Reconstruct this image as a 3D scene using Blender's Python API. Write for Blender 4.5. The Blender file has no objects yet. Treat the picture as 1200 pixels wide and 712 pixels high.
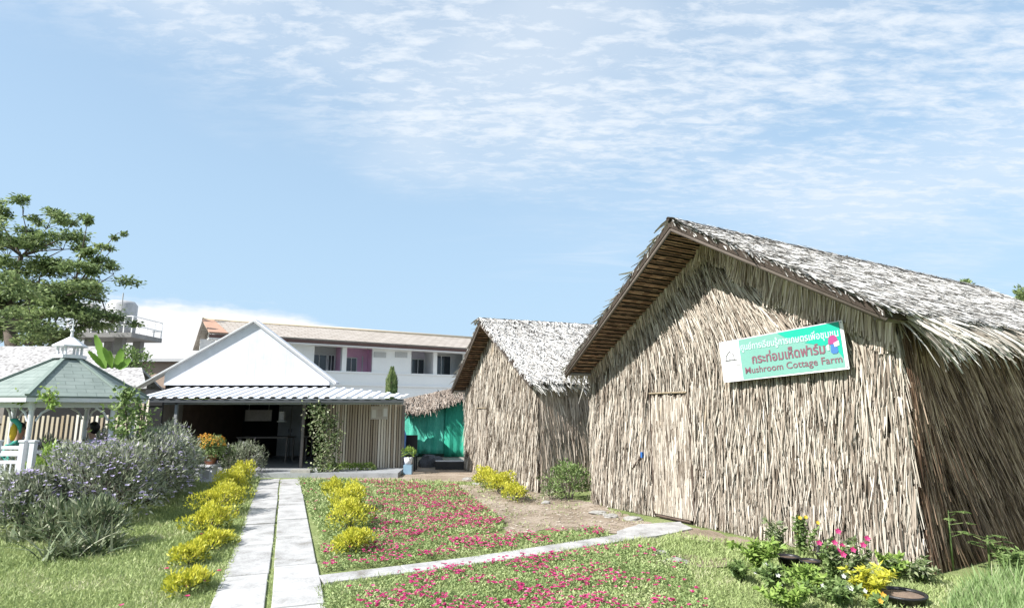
import bpy, math, random
import numpy as np
from math import radians as R, sin, cos, pi
from mathutils import Vector, noise
random.seed(7)
rng = np.random.default_rng(7)
scene = bpy.context.scene
COL = scene.collection

# ------------------------------------------------------------------ camera
H, F = 1.7, 700.0
TH = math.atan((480 - 356) / F)
cam_d = bpy.data.cameras.new('camera'); cam = bpy.data.objects.new('camera', cam_d); COL.objects.link(cam)
cam.location = (0, 0, H); cam.rotation_euler = (pi / 2 + TH, 0, 0)
cam_d.sensor_width = 36; cam_d.lens = 36 * F / 1200; cam_d.clip_end = 3000; cam_d.clip_start = .05
scene.camera = cam
# ------------------------------------------------------------------ light
SUN_EL, SUN_AZ = R(41), math.atan2(-.855, -.515)      # azimuth from +Y clockwise
sunv = Vector((sin(SUN_AZ) * cos(SUN_EL), cos(SUN_AZ) * cos(SUN_EL), sin(SUN_EL)))
sl = bpy.data.lights.new('sun', 'SUN'); sl.energy = 4.9; sl.angle = R(.55); sl.color = (1, .975, .935)
so = bpy.data.objects.new('sun', sl); COL.objects.link(so); so.location = (-20, -8, 30)
so.rotation_euler = sunv.to_track_quat('Z', 'Y').to_euler()
scene.view_settings.view_transform = 'Standard'; scene.view_settings.look = 'None'
scene.view_settings.exposure = .92; scene.view_settings.gamma = 1.0
scene.view_settings.use_curve_mapping = False
scene.render.engine = 'CYCLES'
scene.cycles.max_bounces = 6; scene.cycles.diffuse_bounces = 3; scene.cycles.transparent_max_bounces = 6
SKY_S = .105

world = bpy.data.worlds.new('World'); scene.world = world; world.use_nodes = True
nt = world.node_tree; nt.nodes.clear()
class N:
    """tiny node helper"""
    def __init__(s, nt): s.nt = nt
    def add(s, t, **kw):
        n = s.nt.nodes.new(t)
        for k, v in kw.items():
            if k.startswith('i_'): n.inputs[int(k[2:])].default_value = v
            else: setattr(n, k, v)
        return n
    def link(s, a, b): s.nt.links.new(a, b)
    def math(s, op, a, b=None, c=None, clamp=False):
        n = s.nt.nodes.new('ShaderNodeMath'); n.operation = op; n.use_clamp = clamp
        for i, v in enumerate((a, b, c)):
            if v is None: continue
            if isinstance(v, (int, float)): n.inputs[i].default_value = v
            else: s.link(v, n.inputs[i])
        return n.outputs[0]
    def ramp(s, fac, stops, interp='LINEAR'):
        n = s.nt.nodes.new('ShaderNodeValToRGB'); n.color_ramp.interpolation = interp
        el = n.color_ramp.elements
        while len(el) > 1: el.remove(el[-1])
        el[0].position = stops[0][0]; el[0].color = tuple(stops[0][1]) + ((1,) if len(stops[0][1]) == 3 else ())
        for p, c in stops[1:]:
            e = el.new(p); e.color = tuple(c) + ((1,) if len(c) == 3 else ())
        if fac is not None: s.link(fac, n.inputs[0])
        return n.outputs[0]
    def smooth(s, v, a, b):
        n = s.nt.nodes.new('ShaderNodeMapRange'); n.interpolation_type = 'SMOOTHSTEP'
        s.link(v, n.inputs[0]); n.inputs[1].default_value = a; n.inputs[2].default_value = b
        return n.outputs[0]
    def noise(s, vec, scale, detail=4, rough=.5, dist=0):
        n = s.nt.nodes.new('ShaderNodeTexNoise'); n.inputs['Scale'].default_value = scale
        n.inputs['Detail'].default_value = detail; n.inputs['Roughness'].default_value = rough
        n.inputs['Distortion'].default_value = dist
        if vec is not None: s.link(vec, n.inputs['Vector'])
        return n.outputs[0]
    def mix(s, f, a, b, blend='MIX'):
        n = s.nt.nodes.new('ShaderNodeMix'); n.data_type = 'RGBA'; n.blend_type = blend
        for i, v in ((0, f), (6, a), (7, b)):
            if isinstance(v, (int, float)): n.inputs[i].default_value = v
            elif isinstance(v, tuple): n.inputs[i].default_value = v + ((1,) if len(v) == 3 else ())
            else: s.link(v, n.inputs[i])
        return n.outputs[2]
w = N(nt)
sky = w.add('ShaderNodeTexSky', sky_type='NISHITA', sun_disc=False, sun_elevation=SUN_EL, sun_rotation=SUN_AZ,
            altitude=0, air_density=1.0, dust_density=1.2, ozone_density=2.0)
geo = w.add('ShaderNodeTexCoord'); sep = w.add('ShaderNodeSeparateXYZ'); w.link(geo.outputs['Generated'], sep.inputs[0])
X, Y, Z = sep.outputs
zz = w.math('ADD', w.math('MAXIMUM', Z, 0), .12)
px, py = w.math('DIVIDE', X, zz), w.math('DIVIDE', Y, zz)
def comb(a, b, c=0.0):
    n = w.add('ShaderNodeCombineXYZ')
    for i, v in enumerate((a, b, c)):
        if isinstance(v, (int, float)): n.inputs[i].default_value = v
        else: w.link(v, n.inputs[i])
    return n.outputs[0]
pv = comb(px, py)
# large patches of cirrus + finer mackerel ripples + long streaks
big = w.noise(pv, 1.1, 3, .5, .4)
mpn = w.add('ShaderNodeMapping'); mpn.inputs['Rotation'].default_value = (0, 0, R(-28)); mpn.inputs['Scale'].default_value = (1.1, 2.6, 1)
w.link(pv, mpn.inputs[0])
rip = w.noise(mpn.outputs[0], 9.0, 8, .66, .25)
mp2 = w.add('ShaderNodeMapping'); mp2.inputs['Rotation'].default_value = (0, 0, R(20)); mp2.inputs['Scale'].default_value = (.5, 2.0, 1)
w.link(pv, mp2.inputs[0])
streak = w.noise(mp2.outputs[0], 2.2, 5, .6, .9)
# coverage: more cloud high up and to the right of the scene
zt = w.math('ADD', Z, w.math('MULTIPLY', X, .21))
zt = w.math('ADD', zt, w.math('MULTIPLY', w.math('SUBTRACT', big, .5), .30))
cov = w.smooth(zt, .27, .46)
nz = w.math('ADD', w.math('ADD', w.math('MULTIPLY', rip, .50), w.math('MULTIPLY', streak, .30)), w.math('MULTIPLY', big, .20))
mask = w.math('MULTIPLY', w.math('MULTIPLY', cov, w.smooth(nz, .38, .62)), .92)
lowc = w.math('MULTIPLY', w.smooth(w.math('ADD', w.math('MULTIPLY', streak, .6), w.math('MULTIPLY', big, .4)), .48, .68), w.smooth(w.math('ADD', Z, w.math('MULTIPLY', X, .5)), .16, .42))
mask = w.math('MAXIMUM', mask, w.math('MULTIPLY', lowc, .60))
veil = w.math('MULTIPLY', w.math('MULTIPLY', cov, w.smooth(big, .3, .62)), .50)
mask = w.math('MAXIMUM', mask, veil)
# low white bank on the left horizon
az = w.math('DIVIDE', X, w.math('MAXIMUM', Y, .05))
topl = w.math('ADD', w.math('MULTIPLY', w.noise(comb(w.math('MULTIPLY', az, 7.0), 0.0, 3.0), 1.0, 4, .6), .03), .143)
topl = w.math('SUBTRACT', topl, w.math('MULTIPLY', w.smooth(az, -.42, -.02), .10))
bn = w.math('MULTIPLY', w.math('SUBTRACT', w.noise(comb(w.math('MULTIPLY', az, 9.0), w.math('MULTIPLY', Z, 40.0), 0.0), 1.2, 5, .6), .5), .05)
bank = w.smooth(w.math('ADD', w.math('SUBTRACT', topl, Z), bn), -.004, .022)
bank = w.math('MULTIPLY', bank, w.smooth(az, -.90, -.66))
bank = w.math('MULTIPLY', bank, w.math('SUBTRACT', 1.0, w.smooth(az, -.10, .25)))
mask = w.math('MAXIMUM', mask, bank)
hzv = w.math('SUBTRACT', .92, w.math('MULTIPLY', w.smooth(Z, 0.0, .75), .42))
skyc = w.mix(hzv, sky.outputs[0], (2.72, 3.85, 4.95, 1))
cc = w.mix(bank, (4.5, 4.85, 5.25, 1), (5.3, 5.35, 5.45, 1))
skyc = w.mix(mask, skyc, cc)
bg = w.add('ShaderNodeBackground'); bg.inputs[1].default_value = SKY_S
w.link(skyc, bg.inputs[0]); out = w.add('ShaderNodeOutputWorld'); w.link(bg.outputs[0], out.inputs[0])

# ------------------------------------------------------------------ picture -> place helpers
_c, _s = math.cos(TH), math.sin(TH)
def ray(u, v):
    x = (u - 600) / F; y = -(v - 356) / F
    return np.array([x, _c - _s * y, _s + _c * y])
def G(u, v, z=0.0):
    r = ray(u, v); t = (z - H) / r[2]; return np.array([0, 0, H]) + r * t
def P(u, v, d):
    r = ray(u, v); return np.array([0, 0, H]) + r * (d / r[1])

# ------------------------------------------------------------------ object helpers
def props(o, label=None, cat=None, group=None, kind=None):
    if label: o['label'] = label
    if cat: o['category'] = cat
    if group: o['group'] = group
    if kind: o['kind'] = kind
    return o
def thing(name, loc, label, cat, group=None):
    o = bpy.data.objects.new(name, None); COL.objects.link(o); o.location = Vector([float(a) for a in loc])
    o.empty_display_size = .2
    return props(o, label, cat, group)
def origin(o):
    v = Vector((0, 0, 0))
    while o is not None: v += o.location; o = o.parent
    return np.array(v)
def link(name, V, faces, mats, parent=None, mi=None, smooth=False):
    V = np.asarray(V, dtype=np.float64).reshape(-1, 3)
    base = None
    if parent is not None: V = V - origin(parent)
    else:
        base = np.array([V[:, 0].mean(), V[:, 1].mean(), V[:, 2].min()]); V = V - base
    me = bpy.data.meshes.new(name)
    if isinstance(faces, np.ndarray):
        n, k = faces.shape
        me.vertices.add(len(V)); me.vertices.foreach_set('co', V.astype(np.float32).ravel())
        me.loops.add(n * k); me.loops.foreach_set('vertex_index', faces.astype(np.int32).ravel())
        me.polygons.add(n); me.polygons.foreach_set('loop_start', np.arange(0, n * k, k, dtype=np.int32))
        me.update(calc_edges=True)
    else:
        me.from_pydata([tuple(v) for v in V], [], faces); me.update()
    if not isinstance(mats, (list, tuple)): mats = [mats]
    for m in mats: me.materials.append(m)
    if mi is not None: me.polygons.foreach_set('material_index', np.asarray(mi, dtype=np.int32))
    if smooth: me.polygons.foreach_set('use_smooth', np.ones(len(me.polygons), dtype=bool))
    me.update()
    o = bpy.data.objects.new(name, me); COL.objects.link(o)
    if parent is not None: o.parent = parent
    else: o.location = Vector([float(a) for a in base])
    return o
class MB:
    def __init__(s): s.v = []; s.f = []; s.m = []; s.sm = False
    def add(s, V, Fs, m=0):
        b = len(s.v); s.v += [tuple(map(float, p)) for p in V]; s.f += [tuple(b + i for i in f) for f in Fs]; s.m += [m] * len(Fs); return s
    def hexa(s, b, t, m=0):
        """b, t: four bottom and four top corners"""
        return s.add(list(b) + list(t), [(3, 2, 1, 0), (4, 5, 6, 7), (0, 1, 5, 4), (1, 2, 6, 5), (2, 3, 7, 6), (3, 0, 4, 7)], m)
    def box(s, c, size, rz=0, m=0):
        c = np.array(c, float); ca, sa = cos(rz), sin(rz); x, y, z = [a / 2 for a in size]
        def q(a, b, d): return c + [a * ca - b * sa, a * sa + b * ca, d]
        return s.hexa([q(-x, -y, -z), q(x, -y, -z), q(x, y, -z), q(-x, y, -z)], [q(-x, -y, z), q(x, -y, z), q(x, y, z), q(-x, y, z)], m)
    def beam(s, a, b, wd, ht, m=0, up=(0, 0, 1)):
        a = np.array(a, float); b = np.array(b, float); d = b - a; d /= np.linalg.norm(d)
        up = np.array(up, float)
        if abs(d @ up) > .95: up = np.array([0, 1., 0])
        sd = np.cross(d, up); sd /= np.linalg.norm(sd); u2 = np.cross(sd, d)
        sd = sd * wd / 2; u2 = u2 * ht / 2
        return s.hexa([a - sd - u2, a + sd - u2, a + sd + u2, a - sd + u2], [b - sd - u2, b + sd - u2, b + sd + u2, b - sd + u2], m)
    def tube(s, pts, rad, n=8, m=0, cap=True):
        pts = [np.array(p, float) for p in pts]
        if not hasattr(rad, '__len__'): rad = [rad] * len(pts)
        V = []; Fs = []; ref = None
        for i, p in enumerate(pts):
            d = pts[min(i + 1, len(pts) - 1)] - pts[max(i - 1, 0)]; d = d / (np.linalg.norm(d) + 1e-9)
            if ref is None: ref = np.array([0, 0, 1.]) if abs(d[2]) < .9 else np.array([1., 0, 0])
            a = np.cross(d, ref); a /= np.linalg.norm(a); b = np.cross(d, a); ref = -np.cross(d, a) if False else ref
            for k in range(n):
                t = 2 * pi * k / n; V.append(p + rad[i] * (a * cos(t) + b * sin(t)))
        for i in range(len(pts) - 1):
            for k in range(n):
                k2 = (k + 1) % n; Fs.append((i * n + k, i * n + k2, (i + 1) * n + k2, (i + 1) * n + k))
        if cap: Fs.append(tuple(range(n - 1, -1, -1))); Fs.append(tuple((len(pts) - 1) * n + k for k in range(n)))
        return s.add(V, Fs, m)
    def lathe(s, c, prof, n=20, m=0):
        c = np.array(c, float); V = []; Fs = []
        for (r, z) in prof:
            for k in range(n):
                t = 2 * pi * k / n; V.append(c + [r * cos(t), r * sin(t), z])
        for i in range(len(prof) - 1):
            for k in range(n):
                k2 = (k + 1) % n; Fs.append((i * n + k, i * n + k2, (i + 1) * n + k2, (i + 1) * n + k))
        return s.add(V, Fs, m)
    def build(s, name, mats, parent=None, smooth=False): 
        return link(name, s.v, s.f, mats, parent, s.m, smooth)

# ------------------------------------------------------------------ materials
def mat(name, rough=.8, spec=.3):
    m = bpy.data.materials.new(name); m.use_nodes = True; n = N(m.node_tree)
    b = m.node_tree.nodes['Principled BSDF']; b.inputs['Roughness'].default_value = rough
    b.inputs['Specular IOR Level'].default_value = spec
    return m, n, b
def bump(n, b, h, strength=.4, dist=.02):
    k = n.add('ShaderNodeBump'); k.inputs['Strength'].default_value = strength; k.inputs['Distance'].default_value = dist
    n.link(h, k.inputs['Height']); n.link(k.outputs[0], b.inputs['Normal'])
def objco(n): return n.add('ShaderNodeTexCoord').outputs['Object']
def plain(name, c, rough=.7, var=.15, scale=6, spec=.3, bmp=.15, metal=0):
    m, n, b = mat(name, rough, spec); o = objco(n); b.inputs['Metallic'].default_value = metal
    f = n.noise(o, scale, 6, .6); f2 = n.noise(o, scale * 9, 3, .6)
    a = tuple(x * (1 - var) for x in c); d = tuple(min(1, x * (1 + var)) for x in c)
    col = n.ramp(n.math('ADD', n.math('MULTIPLY', f, .6), n.math('MULTIPLY', f2, .4)), [(.3, a), (.7, d)])
    n.link(col, b.inputs['Base Color']); bump(n, b, f2, bmp, .01)
    return m
def island(name, stops, rough=.75, trans=0, spec=.25, hueshift=None, patch=None, interp='LINEAR'):
    """colour that differs from leaf to leaf (random per island), with slow patches mixed in"""
    m, n, b = mat(name, rough, spec); g = n.add('ShaderNodeNewGeometry'); r = g.outputs['Random Per Island']
    fac = r
    if patch:
        f = n.noise(objco(n), patch[0], 3, .55)
        fac = n.math('ADD', n.math('MULTIPLY', r, 1 - patch[1]), n.math('MULTIPLY', n.smooth(f, .3, .7), patch[1]))
    col = n.ramp(fac, stops, interp)
    n.link(col, b.inputs['Base Color'])
    if trans:
        tr = n.add('ShaderNodeBsdfTranslucent'); n.link(col, tr.inputs[0])
        mx = n.add('ShaderNodeMixShader'); mx.inputs[0].default_value = trans
        n.link(b.outputs[0], mx.inputs[1]); n.link(tr.outputs[0], mx.inputs[2])
        n.link(mx.outputs[0], m.node_tree.nodes['Material Output'].inputs[0])
    return m
M = {}
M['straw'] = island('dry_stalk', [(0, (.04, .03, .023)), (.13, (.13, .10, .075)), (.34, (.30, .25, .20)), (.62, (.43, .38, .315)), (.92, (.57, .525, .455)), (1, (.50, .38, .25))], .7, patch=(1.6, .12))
M['straw_shaded'] = island('dry_stalk_brown_shaded', [(0, (.04, .024, .016)), (.3, (.14, .085, .056)), (.6, (.28, .185, .125)), (.85, (.43, .31, .225)), (1, (.62, .48, .36))], .75, patch=(1.6, .18))  # brown copy of the wall stalks, darkened to stand for shade
M['straw_grey'] = island('dry_stalk_grey', [(0, (.10, .075, .058)), (.25, (.31, .25, .20)), (.6, (.54, .455, .375)), (1, (.74, .66, .57))], .75, patch=(1.6, .2))
M['thatch'] = island('roof_leaf', [(0, (.14, .13, .12)), (.14, (.33, .31, .29)), (.42, (.50, .485, .46)), (1, (.64, .625, .60))], .7, patch=(1.2, .15))
M['thatch_brown'] = island('roof_leaf_brown', [(0, (.12, .09, .07)), (.5, (.26, .21, .17)), (1, (.42, .37, .32))], .7, patch=(1.2, .3))
M['fringe'] = island('hanging_leaf', [(0, (.16, .13, .10)), (.4, (.42, .385, .34)), (1, (.68, .65, .60))], .6)
M['soffit'] = island('roof_underside_leaf', [(0, (.22, .125, .08)), (.5, (.42, .26, .18)), (1, (.58, .40, .29))], .8)
M['dark_wood'] = plain('dark_wood', (.10, .07, .055), .8, .35, 5)
M['rake_wood'] = plain('weathered_rake_wood', (.11, .09, .075), .85, .3, 6)
M['core'] = plain('thatch_core', (.05, .038, .03), .95, .3, 8)  # near-black base so the gaps between stalks look shaded
M['bamboo'] = plain('bamboo_pole', (.30, .24, .16), .55, .25, 8)
def concrete(name, c, sc=3, st=.5):
    m, n, b = mat(name, .85, .25); o = objco(n); g_ = n.add('ShaderNodeNewGeometry')
    f = n.noise(o, sc, 6, .62, .3); f2 = n.noise(o, sc * 14, 4, .7); f3 = n.noise(o, sc * .35, 5, .7, .8)
    v = n.math('ADD', n.math('MULTIPLY', f, .5), n.math('MULTIPLY', f2, .3))
    v = n.math('ADD', v, n.math('MULTIPLY', f3, .2)); v = n.math('ADD', v, n.math('MULTIPLY', n.math('SUBTRACT', g_.outputs['Random Per Island'], .5), .10))
    n.link(n.ramp(v, [(.34, tuple(x * k for x, k in zip(c, (.42, .39, .34)))), (.45, tuple(x * .78 for x in c)), (.52, c), (.70, tuple(min(1, x * 1.12) for x in c))]), b.inputs['Base Color'])
    bump(n, b, f2, st, .004); return m
M['slab'] = concrete('pale_concrete_slab', (.40, .395, .39))
M['floor_c'] = concrete('porch_concrete', (.28, .29, .30))
M['white'] = plain('white_paint', (.62, .63, .66), .6, .04, 2)
M['white_wall'] = plain('white_render', (.82, .82, .82), .8, .04, 1)
M['grey_wall'] = plain('grey_render', (.68, .68, .69), .8, .08, 1)
M['pink_wall'] = plain('pink_wall', (.84, .50, .70), .8, .08, 1)
M['lilac_wall'] = plain('lilac_wall', (.74, .68, .80), .8, .08, 1)
M['dark'] = plain('interior_shade_black', (.018, .018, .018), .9, .3, 3)  # near-black colour standing in for deep interior shade
M['trim'] = plain('grey_trim', (.42, .42, .42), .6, .1, 3)
M['tower_concrete'] = plain('stained_concrete', (.24, .235, .23), .85, .3, 1.5)
M['steel'] = plain('steel', (.35, .36, .37), .45, .15, 6, metal=.4)
M['darksteel'] = plain('dark_steel', (.06, .065, .07), .5, .2, 6)
M['maroon'] = plain('brown_fascia', (.13, .075, .065), .7, .2, 4)
M['black_plastic'] = plain('black_plastic', (.018, .018, .02), .4, .2, 10, .4)
M['blue_plastic'] = plain('blue_plastic', (.03, .14, .42), .4, .1, 10, .5)
M['rust_clay'] = plain('terracotta', (.34, .15, .09), .8, .15, 10)
M['green_paint'] = plain('green_paint', (.06, .25, .12), .5, .1, 10)
M['paper'] = plain('notice_paper', (.50, .46, .42), .8, .06, 4)
M['glass'] = plain('window_glass', (.05, .06, .07), .12, .2, 2, .6, 0)
M['soil_pot'] = plain('potting_soil', (.10, .07, .05), .95, .3, 30)
M['stone'] = plain('field_stone', (.30, .29, .27), .9, .25, 8, bmp=.5)
M['orange_tile'] = plain('orange_tile', (.40, .24, .17), .8, .25, 3)
M['cream'] = plain('cream_cap', (.55, .47, .36), .8, .1, 3)
M['bark'] = plain('tree_bark', (.10, .08, .065), .9, .3, 8, bmp=.6)
M['grey_board'] = plain('weathered_board', (.20, .18, .165), .8, .3, 4)
def tiles(name, c1, c2, c3, sx, rz=0, mortar=.02, bright=.35):
    m, n, b = mat(name, .85, .2); uv = n.add('ShaderNodeUVMap').outputs[0]
    br = n.add('ShaderNodeTexBrick'); n.link(uv, br.inputs[0])
    br.inputs['Scale'].default_value = 1; br.inputs['Brick Width'].default_value = sx[0]; br.inputs['Row Height'].default_value = sx[1]
    br.inputs['Mortar Size'].default_value = mortar; br.inputs['Color1'].default_value = c1 + (1,); br.inputs['Color2'].default_value = c2 + (1,)
    br.inputs['Mortar'].default_value = c3 + (1,); br.inputs['Bias'].default_value = 0
    f = n.noise(objco(n), 2.5, 6, .65)
    col = n.mix(bright, br.outputs[0], n.ramp(f, [(.3, tuple(x * .55 for x in c1)), (.7, tuple(min(1, x * 1.2) for x in c2))]))
    n.link(col, b.inputs['Base Color']); bump(n, b, br.outputs['Fac'], -.5, .02); return m
M['gaz_tile'] = tiles('green_shingle', (.20, .245, .225), (.25, .29, .27), (.11, .14, .13), (.30, .13), mortar=.008)
M['school_tile'] = tiles('grey_brown_tile', (.33, .29, .25), (.42, .38, .34), (.20, .165, .14), (.55, .45), mortar=.035)
M['mottle'] = None
def mottled(name, stops, sc):
    m, n, b = mat(name, .9, .2); o = objco(n)
    v = n.add('ShaderNodeTexVoronoi'); v.inputs['Scale'].default_value = sc; n.link(o, v.inputs['Vector'])
    f = n.noise(o, sc * .35, 5, .7)
    k = n.math('ADD', n.math('MULTIPLY', f, .65), n.math('MULTIPLY', v.outputs['Distance'], .45))
    n.link(n.ramp(k, stops), b.inputs['Base Color']); bump(n, b, k, .6, .03); return m
M['mottle'] = mottled('weathered_roof_sheet', [(.30, (.08, .072, .07)), (.42, (.22, .21, .205)), (.6, (.36, .35, .35)), (.75, (.44, .43, .43))], 9)
def netmat(name, a, b_, sc):
    m, n, b = mat(name, .6, .2); o = objco(n)
    mp = n.add('ShaderNodeMapping'); mp.inputs['Scale'].default_value = (1, 1, .12); n.link(o, mp.inputs[0])
    f = n.noise(mp.outputs[0], sc, 5, .6, .5); f2 = n.noise(o, sc * 3, 5, .7)
    n.link(n.ramp(n.math('ADD', n.math('MULTIPLY', f, .65), n.math('MULTIPLY', f2, .35)), [(.35, a), (.65, b_)]), b.inputs['Base Color'])
    bump(n, b, f, .5, .05)
    return m
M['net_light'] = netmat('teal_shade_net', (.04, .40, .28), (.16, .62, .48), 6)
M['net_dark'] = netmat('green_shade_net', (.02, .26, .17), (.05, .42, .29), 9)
# foliage
M['grass'] = island('lawn_blade', [(0, (.18, .23, .09)), (.35, (.29, .36, .14)), (.7, (.39, .455, .20)), (.9, (.48, .48, .29)), (1, (.55, .50, .38))], .6, .25, patch=(1.1, .45))
M['grass_lush'] = island('tall_grass_blade', [(0, (.12, .19, .06)), (.5, (.22, .33, .12)), (.85, (.33, .41, .20)), (1, (.46, .45, .28))], .55, .3, patch=(2, .3))
M['cover'] = island('ground_cover_leaf', [(0, (.12, .18, .065)), (.35, (.24, .32, .12)), (.75, (.38, .44, .20)), (1, (.50, .49, .30))], .6, .25, patch=(1.6, .4))
M['bloom_pink'] = island('magenta_blossom', [(0, (.27, .012, .08)), (.5, (.46, .03, .15)), (.85, (.58, .07, .23)), (1, (.68, .20, .36))], .6, .25)
M['bloom_red'] = island('pinkish_red_blossom', [(0, (.50, .04, .12)), (1, (.70, .10, .28))], .6, .25)
M['bloom_violet'] = island('violet_blossom', [(0, (.36, .29, .52)), (.6, (.52, .45, .68)), (1, (.70, .65, .80))], .6, .3)
M['bloom_orange'] = island('orange_blossom', [(0, (.55, .20, .04)), (.5, (.62, .34, .04)), (1, (.55, .42, .08))], .6, .2)
M['bloom_yellow'] = island('yellow_blossom', [(0, (.60, .40, .03)), (1, (.72, .55, .08))], .6, .2)
M['bloom_white'] = island('white_blossom', [(0, (.6, .6, .56)), (1, (.78, .78, .74))], .6, .2)
M['ruellia'] = island('slender_grey_green_leaf', [(0, (.06, .07, .045)), (.25, (.16, .185, .115)), (.55, (.31, .345, .23)), (.82, (.46, .48, .37)), (.92, (.46, .38, .56)), (1, (.62, .55, .72))], .55, .25, patch=(2.2, .2))
M['twig'] = island('dry_twig', [(0, (.07, .055, .05)), (1, (.18, .15, .14))], .8)
M['golden'] = island('golden_shrub_leaf', [(0, (.26, .30, .04)), (.3, (.46, .47, .05)), (.7, (.66, .62, .08)), (1, (.74, .70, .18))], .5, .4, patch=(5, .3))
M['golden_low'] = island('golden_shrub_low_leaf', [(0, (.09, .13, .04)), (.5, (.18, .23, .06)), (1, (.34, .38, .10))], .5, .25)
M['mid_green'] = island('mid_green_leaf', [(0, (.08, .13, .04)), (.5, (.17, .25, .08)), (1, (.31, .38, .16))], .5, .25, patch=(4, .3))
M['fresh'] = island('fresh_green_leaf', [(0, (.13, .21, .045)), (.5, (.25, .37, .08)), (1, (.42, .50, .16))], .5, .3, patch=(4, .3))
M['spiky'] = island('grey_green_strap_leaf', [(0, (.06, .09, .045)), (.5, (.15, .19, .10)), (.85, (.28, .31, .19)), (1, (.42, .41, .31))], .5, .15)
M['tree_leaf'] = island('broad_tree_leaf', [(0, (.055, .085, .04)), (.3, (.13, .18, .075)), (.65, (.25, .33, .13)), (1, (.44, .50, .24))], .45, .38, patch=(.7, .3))
M['variegated'] = island('variegated_leaf', [(0, (.06, .10, .035)), (.5, (.15, .20, .08)), (.8, (.30, .33, .18)), (1, (.52, .52, .38))], .5, .2)
M['banana'] = island('banana_leaf_skin', [(0, (.09, .19, .03)), (.5, (.15, .28, .05)), (1, (.26, .38, .09))], .45, .35)
M['skin'] = plain('skin', (.42, .26, .19), .6, .05, 6, bmp=.02)
M['hair'] = plain('black_hair', (.012, .01, .01), .5, .2, 30)
M['shirt_pale'] = plain('pale_shirt_cloth', (.52, .53, .60), .85, .05, 8)
M['shirt_yellow'] = plain('yellow_shirt_cloth', (.62, .42, .04), .85, .05, 8)
M['cloth_teal'] = plain('teal_cloth', (.05, .30, .24), .85, .05, 8)

# ------------------------------------------------------------------ vector leaf / strip builders
def unit(a): return a / (np.linalg.norm(a, axis=-1, keepdims=True) + 1e-9)
def rnd(n, a, b): return rng.uniform(a, b, n)
def strips(Pb, D, Nn, L, W, bend=0.0, taper=.35, seg=2):
    """long leaf strips: base points Pb, direction D, facing Nn"""
    n = len(Pb); L = np.broadcast_to(L, n)[:, None]; W = np.broadcast_to(W, n)[:, None]; bend = np.broadcast_to(bend, n)[:, None]
    D = unit(D); S = unit(np.cross(D, Nn)); Nn = np.cross(S, D)
    rows = []
    for k in range(seg + 1):
        t = k / seg; c = Pb + D * L * t - Nn * bend * L * t * t
        wv = W * (1 - (1 - taper) * t ** 1.5) / 2
        rows += [c - S * wv, c + S * wv]
    V = np.stack(rows, 1); K = 2 * (seg + 1)
    f = np.array([[2 * k, 2 * k + 1, 2 * k + 3, 2 * k + 2] for k in range(seg)])
    Fs = (np.arange(n)[:, None, None] * K + f[None]).reshape(-1, 4)
    return V.reshape(-1, 3), Fs
def leaves(Pc, D, Nn, L, W, fold=.12):
    """rhombic leaf, one quad folded a little: base, side, tip, side"""
    n = len(Pc); L = np.broadcast_to(L, n)[:, None]; W = np.broadcast_to(W, n)[:, None]
    D = unit(D); S = unit(np.cross(D, Nn)); Nn = np.cross(S, D)
    V = np.stack([Pc, Pc + D * L * .45 + S * W / 2 + Nn * W * fold, Pc + D * L, Pc + D * L * .45 - S * W / 2 + Nn * W * fold], 1)
    return V.reshape(-1, 3), np.arange(4 * n).reshape(n, 4)
def rdir(n, up=0.0, flat=1.0):
    d = rng.normal(size=(n, 3)); d[:, 2] *= flat; d = unit(d); d[:, 2] += up; return unit(d)
def merge(parts):
    V = []; Fs = []; mi = []; b = 0
    for (v, f, m) in parts:
        V.append(v); Fs.append(f + b); mi.append(np.full(len(f), m)); b += len(v)
    return np.concatenate(V), np.concatenate(Fs), np.concatenate(mi)
def inpoly(x, y, poly):
    poly = np.asarray(poly)[:, :2]; ins = np.zeros(len(x), bool); j = len(poly) - 1
    for i in range(len(poly)):
        xi, yi = poly[i]; xj, yj = poly[j]
        c = ((yi > y) != (yj > y)) & (x < (xj - xi) * (y - yi) / (yj - yi + 1e-12) + xi)
        ins ^= c; j = i
    return ins
def Gp(*uv): return np.array([G(*q)[:2] for q in uv])
def sheet(name, poly, z, m, label=None, kind='structure', jitter=0, parent=None, thick=.0):
    """flat sheet with optional ragged outline"""
    poly = np.asarray(poly)[:, :2]; pts = []
    for i in range(len(poly)):
        a, b = poly[i], poly[(i + 1) % len(poly)]; k = max(1, int(np.linalg.norm(b - a) / .12)) if jitter else 1
        for j in range(k):
            p = a + (b - a) * j / k
            if jitter: p = p + rng.normal(size=2) * jitter
            pts.append(p)
    n = len(pts); V = [(p[0], p[1], z) for p in pts]; f = [tuple(range(n))]
    if thick:
        V += [(p[0], p[1], z - thick) for p in pts]; f += [(i, i + n, (i + 1) % n + n, (i + 1) % n) for i in range(n)]
    o = link(name, V, f, m, parent); 
    if kind and parent is None: o['kind'] = kind
    # keep normals up
    import bmesh
    bm = bmesh.new(); bm.from_mesh(o.data); bmesh.ops.triangulate(bm, faces=[x for x in bm.faces if len(x.verts) > 4]); bmesh.ops.recalc_face_normals(bm, faces=bm.faces)
    up = sum(x.normal.z * x.calc_area() for x in bm.faces)
    if up < 0: bmesh.ops.reverse_faces(bm, faces=bm.faces)
    bm.to_mesh(o.data); bm.free()
    return o

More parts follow.
